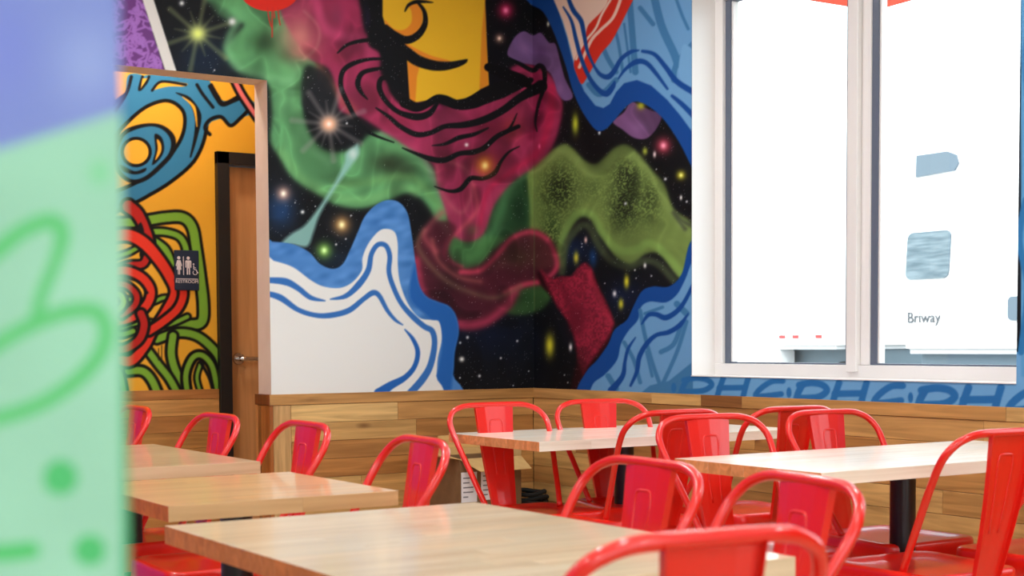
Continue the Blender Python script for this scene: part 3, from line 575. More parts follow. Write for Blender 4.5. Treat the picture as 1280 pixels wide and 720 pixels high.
# restroom passage
me = sheet('wall_hall', 'y', 1.0, edges((-6, -2.1, .3), (-2.1, -1.305, .004), (-1.305, -1.0, .004), (-1.0, .2, .3)), edges((0, ZW, .3), (ZW, 2.45, .004), (2.45, ZC, .2)), [(-1.305, -.30, -1, 2.066)], paint_hall, (228, 166, 48))
wall_hall = obj('wall_hall', me, None); tag(wall_hall, kind='structure')
bm = nb(); box(bm, -6, -1.31, 1.004, 1.1, 0, ZC); box(bm, -1.31, -.3, 1.004, 1.1, 2.07, ZC); box(bm, -.3, .2, 1.004, 1.1, 0, ZC); obj('wall_core', bm, M['jamb'], wall_hall)
tag(obj('wall_hall_end', box(nb(), .2, .3, .145, 1.1, 0, ZC), M['jamb']), kind='structure')
# near partition, painted
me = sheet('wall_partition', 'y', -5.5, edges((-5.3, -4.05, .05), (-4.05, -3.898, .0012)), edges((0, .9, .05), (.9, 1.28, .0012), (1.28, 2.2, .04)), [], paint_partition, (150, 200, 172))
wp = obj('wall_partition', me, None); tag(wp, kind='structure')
obj('wall_core', box(nb(), -5.3, -3.898, -5.498, -5.38, 0, 2.2), mat('mint_paint', rgb(150, 210, 176), .5), wp)

# ------------------------------------------------------------------ wainscot planks
HUES = [(226, 188, 138), (212, 168, 116), (200, 150, 98), (182, 128, 78), (174, 120, 72), (218, 176, 124), (156, 102, 60), (206, 158, 106)]
def hue(i, j=None):
    r, g, b = HUES[i] if isinstance(i, int) else i; g *= .975; b *= .86
    k = random.uniform(.95, 1.04); return tuple(float(x) for x in np.minimum(lin((r * k, g * k, b * k)), 1)) + (1,)
def plank_mesh(L, h, t=.018, g=.0007, bev=.0012):
    bm = nb(); bmesh.ops.create_cube(bm, size=1, matrix=Matrix.Diagonal((L - g * 2, t, h - g * 2, 1)))
    ed = [e for e in bm.edges if all(v.co.y < 0 for v in e.verts)]
    bmesh.ops.bevel(bm, geom=ed, offset=bev, segments=1, affect='EDGES')
    me = bpy.data.meshes.new('plank'); bm.to_mesh(me); bm.free(); me.materials.append(M['plank']); return me
def wood_row(parent, axis, c, a0, a1, z0, z1, joints, hues, name='plank', t=.018):
    """boards on a wall face: axis 'y' runs along X facing -Y; axis 'x' runs along Y facing -X"""
    ed = [a0] + sorted(j for j in joints if a0 < j < a1) + [a1]
    if axis == 'x': pass
    for k in range(len(ed) - 1):
        L = ed[k + 1] - ed[k]; m = (ed[k] + ed[k + 1]) / 2; tt = t + random.uniform(-.0006, .0006)
        me = plank_mesh(L, z1 - z0, tt)
        if axis == 'y': o = obj(name, me, None, parent, (m, c - tt / 2 - .0005, (z0 + z1) / 2))
        else: o = obj(name, me, None, parent, (c - tt / 2 - .0005, m, (z0 + z1) / 2), (0, 0, -PI / 2))
        o.color = hue(hues[k % len(hues)] if hues else random.randrange(8))
CAPH = .05; RH = .0856
# back wall right of the opening; upper rows follow the photograph
XS = XO + .088
wood_row(wall_back, 'y', 0, XO - .018, 0, ZW - CAPH, ZW, [], [2], 'cap_rail', .022)
obj('end_stile', plank_mesh(ZW - CAPH, .088), None, wall_back, (XO + .044, -.0095, (ZW - CAPH) / 2), (0, PI / 2, 0)).color = hue((196, 156, 116))
rowsA = {0: ([-.80], [0, 2]), 1: ([-.70], [1, 3]), 2: ([-.58], [3, 0]), 3: ([-.55], [4, 2]), 4: ([-1.0, -.25], [5, 7, 3])}
for k in range(9):
    z1 = ZW - CAPH - RH * k; z0 = max(z1 - RH, .02)
    j, h = rowsA.get(k, ([random.uniform(-1.2, -.2)], None)); wood_row(wall_back, 'y', 0, XS, -.019, z0, z1, j, h)
# jamb of the opening
def jamb_board(y0, y1, z0, z1, hu, name='jamb_board', t=.016):
    o = obj(name, plank_mesh(z1 - z0, y1 - y0, t), None, wall_back, (XO - t / 2 - .0005, (y0 + y1) / 2, (z0 + z1) / 2)); o.rotation_euler = Matrix(((0, 1, 0), (0, 0, 1), (1, 0, 0))).to_euler(); o.color = hue(hu)
jamb_board(-.018, TW, ZW - CAPH, ZW, (120, 62, 34), 'cap_rail', .02)
for i, (a, b, h) in enumerate(((-.018, .035, (176, 104, 52)), (.035, .082, (186, 116, 60)), (.082, .118, (150, 96, 50)), (.118, TW, (200, 140, 90)))): jamb_board(a, b, .0, ZW - CAPH, h)
# window wall
rowsB = [([-.95, -1.36, -1.66], [1, 2, 5, 4][::-1])]
wood_row(wall_right, 'x', 0, -3.75, -.022, ZW - CAPH, ZW, [-.98, -1.32, -1.58, -2.9], [5, 2, 6, 1, 7], 'cap_rail', .022)
pal = [5, 7, 2, 1, 3, 2, 7, 4, 2, 7, 5, 3]
for k in range(9):
    z1 = ZW - CAPH - RH * k; z0 = max(z1 - RH, .02); j = []; a = -8.9 + random.uniform(0, .6)
    while a < -.2: j.append(a); a += random.uniform(.45, 1.05)
    wood_row(wall_right, 'x', 0, -8.98, -.019, z0, z1, j, [pal[(k * 5 + q * 3 + random.randrange(2)) % 12] for q in range(24)])
# passage
wood_row(wall_hall, 'y', 1.0, -2.6, -1.306, ZW - CAPH, ZW, [], [(176, 120, 72)], 'cap_rail', .02)
for k, (j, h) in enumerate([([], [(202, 152, 98)]), ([-1.9], [(182, 128, 76), (176, 122, 72)]), ([-1.74], [(196, 146, 90), (184, 134, 80)]), ([], [(180, 128, 74)]), ([-1.6], [(196, 144, 86), (188, 136, 82)]), ([], [(214, 160, 98)]), ([-2.1], [2, 3]), ([-1.5], [3, 4]), ([], [2])]):
    z1 = ZW - CAPH - .0842 * k; wood_row(wall_hall, 'y', 1.0, -2.6, -1.306, max(z1 - .0842, .02), z1, j, h)

# ------------------------------------------------------------------ restroom door and sign
door = obj('door_1', box(nb(), -.45, .45, -.022, .022, .01, 2.0, .002), M['doorwood'], None, (-.79, 1.06, 0)); door.color = rgb(206, 150, 96); tag(door, kind='structure')
door.data.transform(Matrix.Identity(4))
bm = nb(); box(bm, -.515, -.45, -.10, .03, 0, 2.066, .002); box(bm, .45, .515, -.10, .03, 0, 2.066, .002); box(bm, -.515, .515, -.10, .03, 2.004, 2.066, .002); box(bm, -.45, -.437, .0, .03, 0, 2.0)
obj('door_frame', bm, M['blackframe'], door)
bm = nb(); cyl(bm, (-.385, -.022, 1.0), (-.385, -.034, 1.0), .033, .03, 28); cyl(bm, (-.385, -.034, 1.0), (-.385, -.06, 1.0), .012, .012, 16)
h_ = obj('door_handle', bm, M['chrome'], door, smooth=False); tag(h_, 'round chrome rosette')
bm = nb(); tube(bm, [(-.395, -.06, 1.0), (-.36, -.062, 1.0), (-.31, -.06, .998), (-.262, -.056, .996)], [.013, .012, .011, .010], 10); obj('lever', bm, M['chrome'], h_, smooth=True)
def text(s, size, parent, loc, rot, m, name='lettering', ext=.0006, bold=0):
    cu = bpy.data.curves.new(name, 'FONT'); cu.body = s; cu.size = size; cu.align_x = 'CENTER'; cu.align_y = 'CENTER'; cu.extrude = ext; cu.offset = bold
    t = bpy.data.objects.new('tmp', cu); C.objects.link(t); dg = bpy.context.evaluated_depsgraph_get(); me = bpy.data.meshes.new_from_object(t.evaluated_get(dg)); bpy.data.objects.remove(t)
    me.materials.clear(); me.materials.append(m); o = obj(name, me, None, parent, loc, rot); return o
sx0, sx1, sz0, sz1 = -1.531, -1.401, 1.352, 1.556
sg = thing('restroom_sign', 'small navy restroom sign with white pictograms on the yellow painted wall', 'sign', ((sx0 + sx1) / 2, .998, (sz0 + sz1) / 2))
obj('sign_plate', box(nb(), -.065, .065, -.006, 0, -.102, .102, .002), M['navy'], sg)
def figure(dx, skirt):
    bm = nb(); bmesh.ops.create_circle(bm, cap_ends=True, segments=16, radius=.0085, matrix=Matrix.Translation((dx, -.0075, .062)) @ Matrix.Rotation(PI / 2, 4, 'X'))
    if skirt: pl = [(-.009, .05), (.009, .05), (.017, .022), (.012, .02), (.008, .034), (.013, .002), (.006, .002), (.006, -.022), (.001, -.022), (.001, .002), (-.001, .002), (-.001, -.022), (-.006, -.022), (-.006, .002), (-.013, .002), (-.008, .034), (-.012, .02), (-.017, .022)]
    else: pl = [(-.012, .05), (.012, .05), (.016, .046), (.016, .014), (.011, .014), (.011, .04), (.009, .04), (.009, -.022), (.002, -.022), (.002, .01), (-.002, .01), (-.002, -.022), (-.009, -.022), (-.009, .04), (-.011, .04), (-.011, .014), (-.016, .014), (-.016, .046)]
    bm.faces.new([bm.verts.new((dx + a, -.0075, b)) for a, b in pl]); bmesh.ops.recalc_face_normals(bm, faces=bm.faces[:]); obj('pictogram', bm, M['signwhite'], sg)
figure(-.042, True); figure(.008, False)
obj('divider', box(nb(), -.0195, -.0155, -.0076, -.006, -.024, .07), M['signwhite'], sg)
bm = nb(); tube(bm, [(.043 + .011 * math.cos(a), -.0075, -.011 + .011 * math.sin(a)) for a in np.linspace(PI * .75, PI * 2.15, 14)], .0018, 6); tube(bm, [(.036, -.0075, .026), (.037, -.0075, .006), (.05, -.0075, .003), (.056, -.0075, -.012), (.061, -.0075, -.011)], .0026, 6); tube(bm, [(.037, -.0075, .014), (.048, -.0075, .013)], .0018, 6); cyl(bm, (.036, -.0068, .032), (.036, -.0082, .032), .0042, None, 12)
obj('wheelchair_symbol', bm, M['signwhite'], sg)
obj('rule', box(nb(), -.058, .058, -.0076, -.006, -.046, -.0425), M['signwhite'], sg)
text('RESTROOM', .0235, sg, (0, -.0065, -.058), (PI / 2, 0, 0), M['signwhite'], bold=0)

# ------------------------------------------------------------------ windows
def window(n, y0, y1, ym):
    """vinyl window set deep in the wall, y0<y1, mullion at ym"""
    f = obj('window_%d' % n, None or nb(), M['trimwhite']); bpy.data.objects.remove(f)
    bm = nb(); xf = .132; xb = .2
    box(bm, xf, xb, y0 - .02, y1 + .02, WZ0 - .02, .978, .002); box(bm, xf, xb, y0 - .02, y1 + .02, 2.556, WZ1 + .02, .002)
    box(bm, xf, xb, y1 - .049, y1 + .02, .978, 2.556, .002); box(bm, xf, xb, y0 - .02, y0 + .035, .978, 2.556, .002)
    box(bm, .118, xb, ym - .026, ym + .026, .952, 2.58, .002)
    f = obj('window_%d' % n, bm, M['trimwhite']); tag(f, kind='structure')
    bm = nb(); box(bm, .142, xb, ym - .073, ym - .0265, .979, 2.555, .002); obj('sash_stile', bm, M['trimwhite'], f)
    bm = nb(); box(bm, -.004, .132, y0 + .001, y1 - .001, WZ0 - .0, WZ0 + .004); obj('sill', bm, M['trimwhite'], f)
    for a, b in ((y1 - .049, ym + .0265), (ym - .073, y0 + .035)):
        g = .032; bm = nb(); box(bm, .15, .19, a - g, a - .0005, .979, 2.555); box(bm, .15, .19, b + .0005, b + g, .979, 2.555); box(bm, .15, .19, b + g, a - g, .979, .985); box(bm, .15, .19, b + g, a - g, 2.548, 2.555)
        gk = obj('gasket', bm, M['gasket'], f)
        bm = nb(); box(bm, .156, .186, a - g - .010, a - g - .0005, .986, 2.547); obj('glazing_bead', bm, M['trimwhite'], gk)
        obj('pane', box(nb(), .168, .174, b + g, a - g, .985, 2.548), M['glass'], f)
window(1, WY0, WY1, -2.056); window(2, -5.35, -3.75, -4.55)  # the second is unseen, added for light and reflections on the right-hand chairs
for yc in (-2.08, -4.55):
    pl = light('window_portal', 'AREA', (.24, yc, 1.77), 1, (1, 1, 1), (0, PI / 2, 0), shape='RECTANGLE', size=1.64, size_y=1.66); pl.data.cycles.is_portal = True

pl = light('window_portal', 'AREA', (-4, -9.12, 1.52), 1, (1, 1, 1), (PI / 2, 0, 0), shape='RECTANGLE', size=5.1, size_y=2.3); pl.data.cycles.is_portal = True
# ------------------------------------------------------------------ chairs
HALF = [(0.0, .850), (.05, .850), (.100, .849), (.133, .843), (.165, .828), (.185, .800), (.188, .770), (.183, .730), (.174, .680), (.162, .620), (.149, .550), (.137, .494)]
def yb(z):
    q = .85 - z; return -.268 + .634 * q - .105 * q * q
def ys(z): return -.268 + .212 * (.85 - z)
def seat_outline(t, n=9):
    """rounded trapezoid, t = extra margin"""
    cs = [(.178, .185, .05), (-.178, .185, .05), (-.158, -.17, .045), (.158, -.17, .045)]; pts = []
    for k, (x, y, r) in enumerate(cs):
        a0 = k * PI / 2
        for i in range(n):
            a = a0 + PI / 2 * i / (n - 1); sx, sy = (1 if x > 0 else -1), (1 if y > 0 else -1)
            pts.append((x - sx * r + (r + t) * math.cos(a), y - sy * r + (r + t) * math.sin(a)))
    return pts
def make_chair(label):
    t = thing('bistro_chair', label, 'chair')
    path = [(-x, z) for x, z in HALF[::-1]] + HALF[1:]
    bm = nb(); tube(bm, catmull([(x, yb(z), z) for x, z in path], 4), .0098, 12); hoop = obj('back_hoop', bm, M['red'], t, smooth=True)
    # splat: tapered plate with folded sides and a pressed arch
    bm = nb(); zs = [.478, .50, .53, .57, .61, .65, .69, .73, .77, .805, .835, .846]; rows = []
    for z in zs:
        hw = .0425 + (.0711 - .0425) * min(1, (z - .478) / .36); bow = .007 * math.sin(PI * (z - .478) / .37); y = ys(z) + .001 - bow
        prof = [(-hw, y - .013), (-hw, y), (-hw * .55, y + .003), (0, y + .004), (hw * .55, y + .003), (hw, y), (hw, y - .013)]
        rows.append([bm.verts.new((x, yy, z)) for x, yy in prof])
    for a, b in zip(rows, rows[1:]):
        for i in range(6): bm.faces.new((a[i], a[i + 1], b[i + 1], b[i]))
    sp = obj('splat', bm, M['red'], t); md = sp.modifiers.new('t', 'SOLIDIFY'); md.thickness = .0016
    md = sp.modifiers.new('b', 'BEVEL'); md.width = .0015; md.segments = 2; md.limit_method = 'ANGLE'; md.angle_limit = .7
    bm = nb(); w_ = .025; arch = [(-w_ * .62, .60), (-w_ * .8, .68), (-w_, .765), (-w_ * .93, .787), (-w_ * .7, .795), (0, .796), (w_ * .7, .795), (w_ * .93, .787), (w_, .765), (w_ * .8, .68), (w_ * .62, .60)]
    tube(bm, [(x, ys(z) + .0050 - .007 * math.sin(PI * (z - .478) / .37), z) for x, z in catmull(arch, 3)], .0034, 8); obj('pressed_arch', bm, M['red'], sp, smooth=True)
    # seat pan
    bm = nb(); rings = []
    for m_, z in ((-.11, .486), (-.06, .487), (-.03, .492), (-.014, .497), (-.004, .4965), (.002, .492), (.004, .485), (.008, .420), (.0055, .418), (.001, .482)):
        pl = seat_outline(0)
        if m_ < -.02:
            k = 1 + m_ / .19; ring = [bm.verts.new((x * k, y * k, z)) for x, y in pl]
        else: ring = [bm.verts.new((x, y, z)) for x, y in seat_outline(m_)]
        rings.append(ring)
    n = len(rings[0]); bm.faces.new(rings[0])
    for a, b in zip(rings, rings[1:]):
        for i in range(n): bm.faces.new((a[i], b[i], b[(i + 1) % n], a[(i + 1) % n]))
    bm.faces.new(rings[-1][::-1]); bmesh.ops.recalc_face_normals(bm, faces=bm.faces[:])
    obj('seat', bm, M['red'], t, smooth=True)
    bm = nb()
    for i in range(5): cyl(bm, (-.04 + .02 * i, .02 * (i % 2), .4795), (-.04 + .02 * i, .02 * (i % 2), .4800), .003, None, 8)
    # legs: folded sheet, wide at the seat, with rubber feet
    for sx in (-1, 1):
        for sy in (-1, 1):
            top = Vector((sx * (.168 if sy > 0 else .150), (.176 if sy > 0 else -.160), .455)); bot = Vector((sx * .186, sy * .205 - (.02 if sy < 0 else 0), .012)); bm = nb(); R_ = []
            for k in range(7):
                q = k / 6; p = top.lerp(bot, q); wd = .062 * (1 - q) ** 1.3 + .020
                R_.append([bm.verts.new(v) for v in ((p.x - sx * wd, p.y, p.z), (p.x - sx * wd, p.y + sy * .004, p.z), (p.x - sx * .006, p.y + sy * .005, p.z), (p.x + sx * .005, p.y - sy * .006, p.z), (p.x + sx * .004, p.y - sy * wd, p.z), (p.x, p.y - sy * wd, p.z), (p.x - sx * .006, p.y - sy * .006, p.z))])
            for a, b in zip(R_, R_[1:]):
                for i in range(7): bm.faces.new((a[i], a[(i + 1) % 7], b[(i + 1) % 7], b[i]))
            bm.faces.new(R_[0]); bm.faces.new(R_[-1][::-1]); bmesh.ops.recalc_face_normals(bm, faces=bm.faces[:])
            lg = obj('leg', bm, M['red'], t)
            obj('rubber_foot', box(nb(), bot.x - .016, bot.x + .016, bot.y - .016, bot.y + .016, 0, .024, .004), M['rubber'], lg)
    bm = nb()
    for s_ in (-1, 1): tube(bm, [(-.165 * s_, -.165, .40), (0, 0, .30 + .008 * s_), (.172 * s_, .178, .40)], .006, 8)
    obj('cross_brace', bm, M['red'], t)
    return t
CH = [
    ('N', -1.321,-1.948,-.047,1.068, 'red bistro chair beside the cardboard box, behind the middle table', 'chairs at the middle table'),
    ('N', -.889,-1.947,-.187,1.011, 'red bistro chair behind the middle table, its pale glossy back nearest the room corner', 'chairs at the middle table'),
    ('S', -1.146,-2.28,-.063,1.003, 'red bistro chair back to back with the front-facing one at the centre right', 'chairs at the middle table'),
    ('S', -.693,-2.337,-.067,1.004, 'red bistro chair half hidden at the right end of the middle table', 'chairs at the middle table'),
    ('N', -1.312,-3.089,-.108,1.03, 'red bistro chair facing us behind the left end of the right table', 'chairs at the right table'),
    ('N', -.815,-3.105,-.027,1.001, 'red bistro chair facing us behind the right table, below the window mullion', 'chairs at the right table'),
    ('S', -1.179,-3.559,-.051,1.012, 'large red bistro chair at the right edge, back turned, at the right table', 'chairs at the right table'),
    ('S', -.70,-3.57,0,1.0, 'red bistro chair mostly cut off by the right edge of the picture', 'chairs at the right table'),
    ('W', -2.635, -3.895, -.055, 1.02, 'red bistro chair with magenta back on the far side of the nearest table, further one', 'chairs at the nearest table'),
    ('W', -2.648, -4.296, -.178, .98, 'red bistro chair with magenta back behind the bottom-most chair, nearer one', 'chairs at the nearest table'),
    ('S', -3.044, -4.649, -.149, .87, 'nearest red bistro chair, only its blurred top showing at the bottom edge', 'chairs at the nearest table'),
    ('W', -2.732,-3.172,-.124,.985, 'red bistro chair at the right end of the second table, left of the cardboard box', 'chairs at the left tables'),
    ('W', -2.662,-2.422,-.023,.998, 'red bistro chair standing in front of the wooden wall end beside the opening', 'chairs at the left tables'),
    ('W', -2.68,-1.832,.022,1.002, 'red bistro chair in front of the black door frame, behind the furthest table', 'chairs at the left tables'),
    ('W', -2.70,-1.10,0,1.0, 'red bistro chair mostly hidden by the blurred green partition', 'chairs at the left tables'),
]
first = None
for k, cx_, cy_, yaw, sc, label, grp in CH:
    if first is None: first = c = make_chair(label)
    else: c = dup(first)
    c.rotation_euler = (0, 0, {'S': 0, 'N': PI, 'W': PI / 2}[k] + yaw); c.location = (cx_, cy_, 0); c.scale = (sc, 1, {1.02: .989, .98: .991, .87: 1.016}.get(sc, 1)); c['label'] = label; c['group'] = grp

# ------------------------------------------------------------------ tables
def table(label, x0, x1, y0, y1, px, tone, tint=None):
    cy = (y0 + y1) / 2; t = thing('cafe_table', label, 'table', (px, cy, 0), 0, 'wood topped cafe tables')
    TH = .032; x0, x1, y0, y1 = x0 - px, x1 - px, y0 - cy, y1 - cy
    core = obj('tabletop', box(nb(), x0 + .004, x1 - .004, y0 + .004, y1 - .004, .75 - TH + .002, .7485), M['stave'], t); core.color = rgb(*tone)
    n = max(8, round((y1 - y0) / .047)); wd = (y1 - y0) / n
    for i in range(n):
        ya = y0 + i * wd; js = [x0]; a = x0 + random.uniform(.15, .5)
        while a < x1 - .12: js.append(a); a += random.uniform(.3, .6)
        js.append(x1)
        for q in range(len(js) - 1):
            g = .00025; bm = nb(); L = js[q + 1] - js[q]; bmesh.ops.create_cube(bm, size=1, matrix=Matrix.Diagonal((L - g, wd - g, TH, 1)))
            e = [e for e in bm.edges if all(v.co.z > 0 for v in e.verts)]; bmesh.ops.bevel(bm, geom=e, offset=.0004, segments=1, affect='EDGES')
            me = bpy.data.meshes.new('stave'); bm.to_mesh(me); bm.free(); me.materials.append(M['stave']); me.materials.append(M['end_reflection'])
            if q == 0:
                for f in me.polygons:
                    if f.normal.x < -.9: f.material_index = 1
            s = obj('stave', me, None, core, ((js[q] + js[q + 1]) / 2, ya + wd / 2, .75 - TH / 2)); k = random.uniform(.965, 1.02); kk = random.uniform(.97, 1.01)
            s.color = rgb(min(255, tone[0] * k), min(255, tone[1] * k * kk), min(255, tone[2] * k * kk * kk))
    obj('pole', cyl(nb(), (0, 0, .03), (0, 0, .7075), .036, None, 32, cap=False), M['black'], t).data.polygons.foreach_set('use_smooth', [True] * 32)
    bm = nb(); box(bm, -.03, .03, -.2, .2, .7075, .7175, .002); box(bm, -.15, .15, -.03, .03, .7075, .7175, .002); obj('top_bracket', bm, M['black'], t)
    bm = nb(); cyl(bm, (0, 0, 0), (0, 0, .012), .24, .235, 40); cyl(bm, (0, 0, .012), (0, 0, .04), .235, .045, 40); obj('base', bm, M['black'], t)
    return t
M['end_reflection'] = wood_mat('maple_end_reflection_tint', .5, .25, .15, knots=False)  # left end faces: grain plus the chairs' red reflection put into the colour
bnode = M['end_reflection'].node_tree.nodes['Principled BSDF']
for l_ in list(M['end_reflection'].node_tree.links):
    if l_.to_socket == bnode.inputs['Base Color']: src = l_.from_socket; M['end_reflection'].node_tree.links.remove(l_)
mx = nd(M['end_reflection'], 'ShaderNodeMix', data_type='RGBA', blend_type='MULTIPLY'); mx.inputs[0].default_value = 1; mx.inputs[7].default_value = (.9, .38, .17, 1)
M['end_reflection'].node_tree.links.new(src, mx.inputs[6]); M['end_reflection'].node_tree.links.new(mx.outputs[2], bnode.inputs['Base Color'])
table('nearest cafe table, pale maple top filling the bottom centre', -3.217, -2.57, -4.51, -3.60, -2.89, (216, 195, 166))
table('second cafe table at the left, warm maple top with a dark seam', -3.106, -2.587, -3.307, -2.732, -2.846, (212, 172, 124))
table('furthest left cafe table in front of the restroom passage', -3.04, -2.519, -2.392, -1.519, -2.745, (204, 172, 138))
table('middle cafe table in front of the room corner', -1.47, -.31, -2.21, -1.631, -.90, (242, 236, 224))  # stave tone whitened to carry the window's reflection on the top
table('right cafe table under the window, washed pale by daylight', -1.544, -.315, -3.547, -2.987, -.94, (242, 236, 224))  # same whitened tone, daylight sheen put into the wood colour

# ------------------------------------------------------------------ cardboard box and cable
bx = thing('cardboard_box', 'open brown cardboard box with white labels by the panelled wall', 'box', (-.49, -.22, 0))
bm = nb(); T = .005
x0, x1, y0, y1, H = -.19, .15, -.17, .11, .535
box(bm, x0, x1, y0, y0 + T, 0, H); box(bm, x0, x1, y1 - T, y1, 0, H); box(bm, x0, x0 + T, y0 + T, y1 - T, 0, H); box(bm, x1 - T, x1, y0 + T, y1 - T, 0, H); box(bm, x0 + T, x1 - T, y0 + T, y1 - T, 0, T)
obj('carton', bm, M['card'], bx)
def flap(pts, m='cardin'):
    bm = nb(); f = bm.faces.new([bm.verts.new(p) for p in pts]); r = bmesh.ops.extrude_face_region(bm, geom=[f]); bmesh.ops.translate(bm, verts=[v for v in r['geom'] if isinstance(v, bmesh.types.BMVert)], vec=(0, 0, .004)); bmesh.ops.recalc_face_normals(bm, faces=bm.faces[:]); obj('flap', bm, M[m], bx)
flap([(x0, y0, H), (x1, y0, H), (x1 - .02, y0 - .12, H - .05), (x0 + .04, y0 - .12, H - .05)])
flap([(x0, y0, H), (x0, y1, H), (x0 - .10, y1 - .02, H + .05), (x0 - .10, y0 + .02, H + .02)])
flap([(x0, y1, H), (x1, y1, H), (x1 - .02, y1 + .09, H + .02), (x0 + .02, y1 + .09, H + .02)])
flap([(x1, y0, H), (x1, y1, H), (x1 + .02, y1 - .02, H + .11), (x1 + .02, y0 + .02, H + .11)])
for lx, wx, zt in ((-.183, .085, .475), (-.075, .075, .48)):
    lb = obj('paper_label', box(nb(), lx, lx + wx, y0 - .0012, y0 - .0002, zt - .14, zt), M['paper'], bx)
    bm = nb()
    for q in range(5): box(bm, lx + .01, lx + wx * random.uniform(.4, .8), y0 - .0018, y0 - .0012, zt - .03 - q * .022, zt - .024 - q * .022)
    obj('printed_lines', bm, M['ink'], lb)
bm = nb(); r = random.Random(3)
for lvl in range(14):
    zc = .012 + lvl * .0245; rad = .125 - lvl * .0015; ph = r.uniform(0, 6)
    tube(bm, [(.30 * .0 + (rad + r.uniform(-.012, .012)) * 1.0 * math.cos(a), (rad + r.uniform(-.012, .012)) * .8 * math.sin(a), zc + .006 * math.sin(3 * a + ph)) for a in np.linspace(0, 2 * PI, 22)[:-1]], .0115, 7, closed=True)
tag(obj('cable_coil', bm, M['rubber'], None, (-.15, -.14, 0), smooth=True), 'stack of coiled black cable on the floor in the room corner', 'cable')

# ------------------------------------------------------------------ downlights
WH = ['nearest the mural corner', 'over the right table', 'by the added second window', 'above the passage opening', 'over the second table', 'over the nearest table', 'left of the passage opening', 'above the green partition', 'behind the green partition', 'by the added front glazing', 'along the violet wall, inner', 'along the violet wall, outer']
for i, (x, y) in enumerate([(-1.2, -1.4), (-1.2, -3.4), (-1.2, -5.6), (-3.2, -1.2), (-3.2, -3.2), (-3.2, -5.2), (-5.2, -2.2), (-5.2, -4.4), (-5.2, -6.8), (-2.4, -7.4), (-6.8, -3.2), (-6.8, -5.8)]):
    t = thing('ceiling_light', 'round white ceiling downlight ' + WH[i], 'light', (x, y, ZC), 0, 'round ceiling downlights')
    bm = nb(); tube(bm, [(.10 * math.cos(a), .10 * math.sin(a), -.008) for a in np.linspace(0, 2 * PI, 33)[:-1]], .009, 8, closed=True); obj('trim_ring', bm, M['white'], t, smooth=True)
    obj('diffuser', cyl(nb(), (0, 0, -.006), (0, 0, 0), .095, None, 32), M['lamp'], t)
    l = light('downlight_lamp', 'AREA', (x, y, ZC - .02), LAMP_W, WARM, shape='DISK', size=.19)
t = thing('passage_light', 'round ceiling light in the restroom passage', 'light', (-1.7, .55, ZC))
obj('diffuser', cyl(nb(), (0, 0, -.03), (0, 0, 0), .12, .14, 32), M['lamp'], t)
light('passage_lamp', 'AREA', (-1.7, .5, ZC - .05), 15, (1, .92, .82), shape='DISK', size=.24)

# ------------------------------------------------------------------ outside
tag(obj('floor_street', box(nb(), .26, 60, -30, 60, -.12, -.02), M['asphalt']), 'pale asphalt lot outside', None, None, 'structure')
TX = 8.0
tk = thing('box_truck', 'white truck body with blue-grey windows and grey lettering outside the right pane', 'truck', (TX, 3.4, 0))
bm = nb(); box(bm, 0, 2.4, -3.0, 1.30, .94, 3.9, .06, 3); obj('truck_body', bm, M['truck'], tk)
def rr(y0, y1, z0, z1, r, sh=0, n=5):
    pts = []
    for k, (cy, cz) in enumerate(((y1 - r, z1 - r), (y0 + r, z1 - r), (y0 + r, z0 + r), (y1 - r, z0 + r))):
        for i in range(n): a = k * PI / 2 + PI / 2 * i / (n - 1); z = cz + r * math.sin(a); pts.append((cy + r * math.cos(a) + sh * (z - z0), z))
    return pts
obj('side_window', extrude_poly(nb(), rr(.67, 1.25, 1.74, 2.24, .07, -.06), 'x', -.02, .03), M['stripeglass'], tk)
obj('upper_window', extrude_poly(nb(), [(1.12, 2.83), (.60, 2.85), (.55, 2.92), (.58, 3.01), (.70, 3.06), (1.11, 3.06)], 'x', -.02, .03), M['truckglass'], tk)
obj('side_window', extrude_poly(nb(), rr(-.6, -.08, 1.28, 1.52, .05), 'x', -.02, .03), M['truckglass'], tk)
text('Briway', .165, tk, (-.012, 1.0, 1.325), (PI / 2, 0, -PI / 2), M['greyprint'], ext=.004)
bm = nb()
for yy in (-2.2, .75):
    w_ = thing
    bm = nb(); cyl(bm, (.25, yy, .46), (.52, yy, .46), .46, None, 28); wh = obj('wheel', bm, M['tyre'], tk); obj('hub', cyl(nb(), (.23, yy, .46), (.26, yy, .46), .2, .16, 20), M['truck'], wh)
bm = nb(); box(bm, .2, 2.2, -2.9, 1.2, .55, .939); obj('undercarriage', bm, M['dirt'], tk)
tr = thing('white_trailer', 'white trailer with red reflectors outside the left pane', 'trailer', (TX + .4, 7.6, 0))
bm = nb(); box(bm, 0, 2.4, -1.53, 3.6, .985, 4.2, .05, 3); obj('trailer_body', bm, M['truck'], tr)
bm = nb(); box(bm, .02, .3, -.55, 3.4, .45, .984, .02, 2); obj('skirt', bm, M['truck'], tr)
for yy in (-.58, -.81, -1.20): obj('reflector', box(nb(), -.012, 0, yy - .10, yy + .0, 1.12, 1.16), M['redmark'], tr)
for yy in (-1.35, 2.4):
    wh = obj('wheel', cyl(nb(), (.35, yy, .42), (.6, yy, .42), .42, None, 28), M['tyre'], tr); obj('hub', cyl(nb(), (.33, yy, .42), (.36, yy, .42), .18, .14, 20), M['truck'], wh)
bm = nb(); box(bm, .4, 2.2, -1.45, 3.5, .6, .984); obj('undercarriage', bm, M['dirt'], tr)
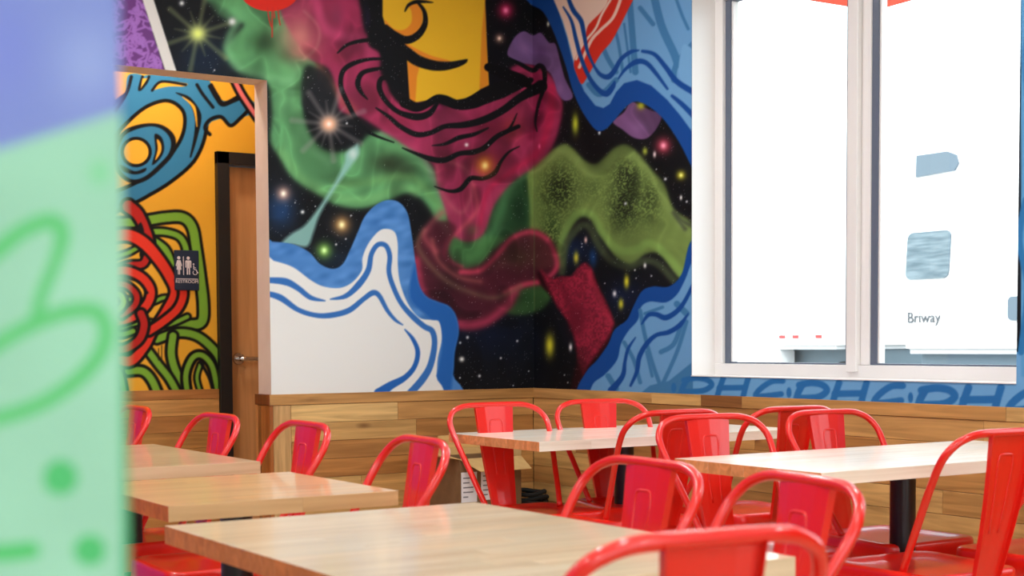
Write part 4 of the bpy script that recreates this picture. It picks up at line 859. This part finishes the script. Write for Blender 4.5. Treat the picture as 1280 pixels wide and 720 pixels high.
def car(name, label, loc, rz, m):
    t = thing(name, label, 'car', loc, rz, None)
    side = [(-2.1, .32), (-2.15, .62), (-2.0, .82), (-1.35, .90), (-.85, 1.28), (.55, 1.30), (1.15, .92), (1.95, .82), (2.12, .6), (2.1, .32)]
    bm = extrude_poly(nb(), [(a, b) for a, b in side], 'y', -.85, .85); bmesh.ops.bevel(bm, geom=bm.edges[:], offset=.06, segments=2, affect='EDGES'); obj('car_body', bm, m, t)
    bm = nb(); gl = [(-1.2, .93), (-.8, 1.22), (.5, 1.24), (.98, .93)]; extrude_poly(bm, gl, 'y', -.862, .862); obj('car_window', bm, M['truckglass'], t)
    for x in (-1.35, 1.3):
        for y in (-.8, .8): wh = obj('wheel', cyl(nb(), (x, y - .1, .32), (x, y + .1, .32), .32, None, 24), M['tyre'], t); obj('hub', cyl(nb(), (x, y - .12, .32), (x, y + .12, .32), .17, None, 16), M['chrome'], t if False else wh)
car('parked_car', 'grey-blue car parked beyond, seen low between trailer and mullion', (14.5, 10.4, 0), PI / 2 - .1, M['carblue'])
car('parked_car', 'grey-blue car parked beyond, seen low under the lettered truck', (15.2, 5.0, 0), PI / 2, M['carblue'])
# coral patio umbrella just outside the glass
ux, uy = 1.39, -.99
ub = thing('patio_umbrella', 'coral square patio umbrella, its corner hanging into the top of the window', 'umbrella', (ux, uy, 0))
dirn = Vector((CAM.x - ux, CAM.y - uy, 0)).normalized(); ang = math.atan2(dirn.y, dirn.x); Rr = .85; ze = 2.915
bm = nb(); apex = bm.verts.new((0, 0, ze + .5)); cs = [bm.verts.new((Rr * math.cos(ang + k * PI / 2), Rr * math.sin(ang + k * PI / 2), ze)) for k in range(4)]
for k in range(4): bm.faces.new((apex, cs[k], cs[(k + 1) % 4]))
cn = obj('canopy', bm, M['coral'], ub); md = cn.modifiers.new('t', 'SOLIDIFY'); md.thickness = .01
obj('pole', cyl(nb(), (0, 0, .05), (0, 0, ze + .5), .02, None, 16), M['trimwhite'], ub); obj('base', cyl(nb(), (0, 0, -.02), (0, 0, .06), .28, .24, 28), M['trimwhite'], ub)
for k in range(4): obj('rib', tube(nb(), [(0, 0, ze + .47), (Rr * .97 * math.cos(ang + k * PI / 2), Rr * .97 * math.sin(ang + k * PI / 2), ze - .005)], .009, 8), M['trimwhite'], ub)
# translucent canvas lets the sun through
t_ = M['coral'].node_tree; pb = t_.nodes['Principled BSDF']; ts = t_.nodes.new('ShaderNodeBsdfTranslucent'); ts.inputs[0].default_value = rgb(240, 150, 128); ms = t_.nodes.new('ShaderNodeMixShader'); ms.inputs[0].default_value = .45
t_.links.new(pb.outputs[0], ms.inputs[1]); t_.links.new(ts.outputs[0], ms.inputs[2]); t_.links.new(ms.outputs[0], t_.nodes['Material Output'].inputs[0])
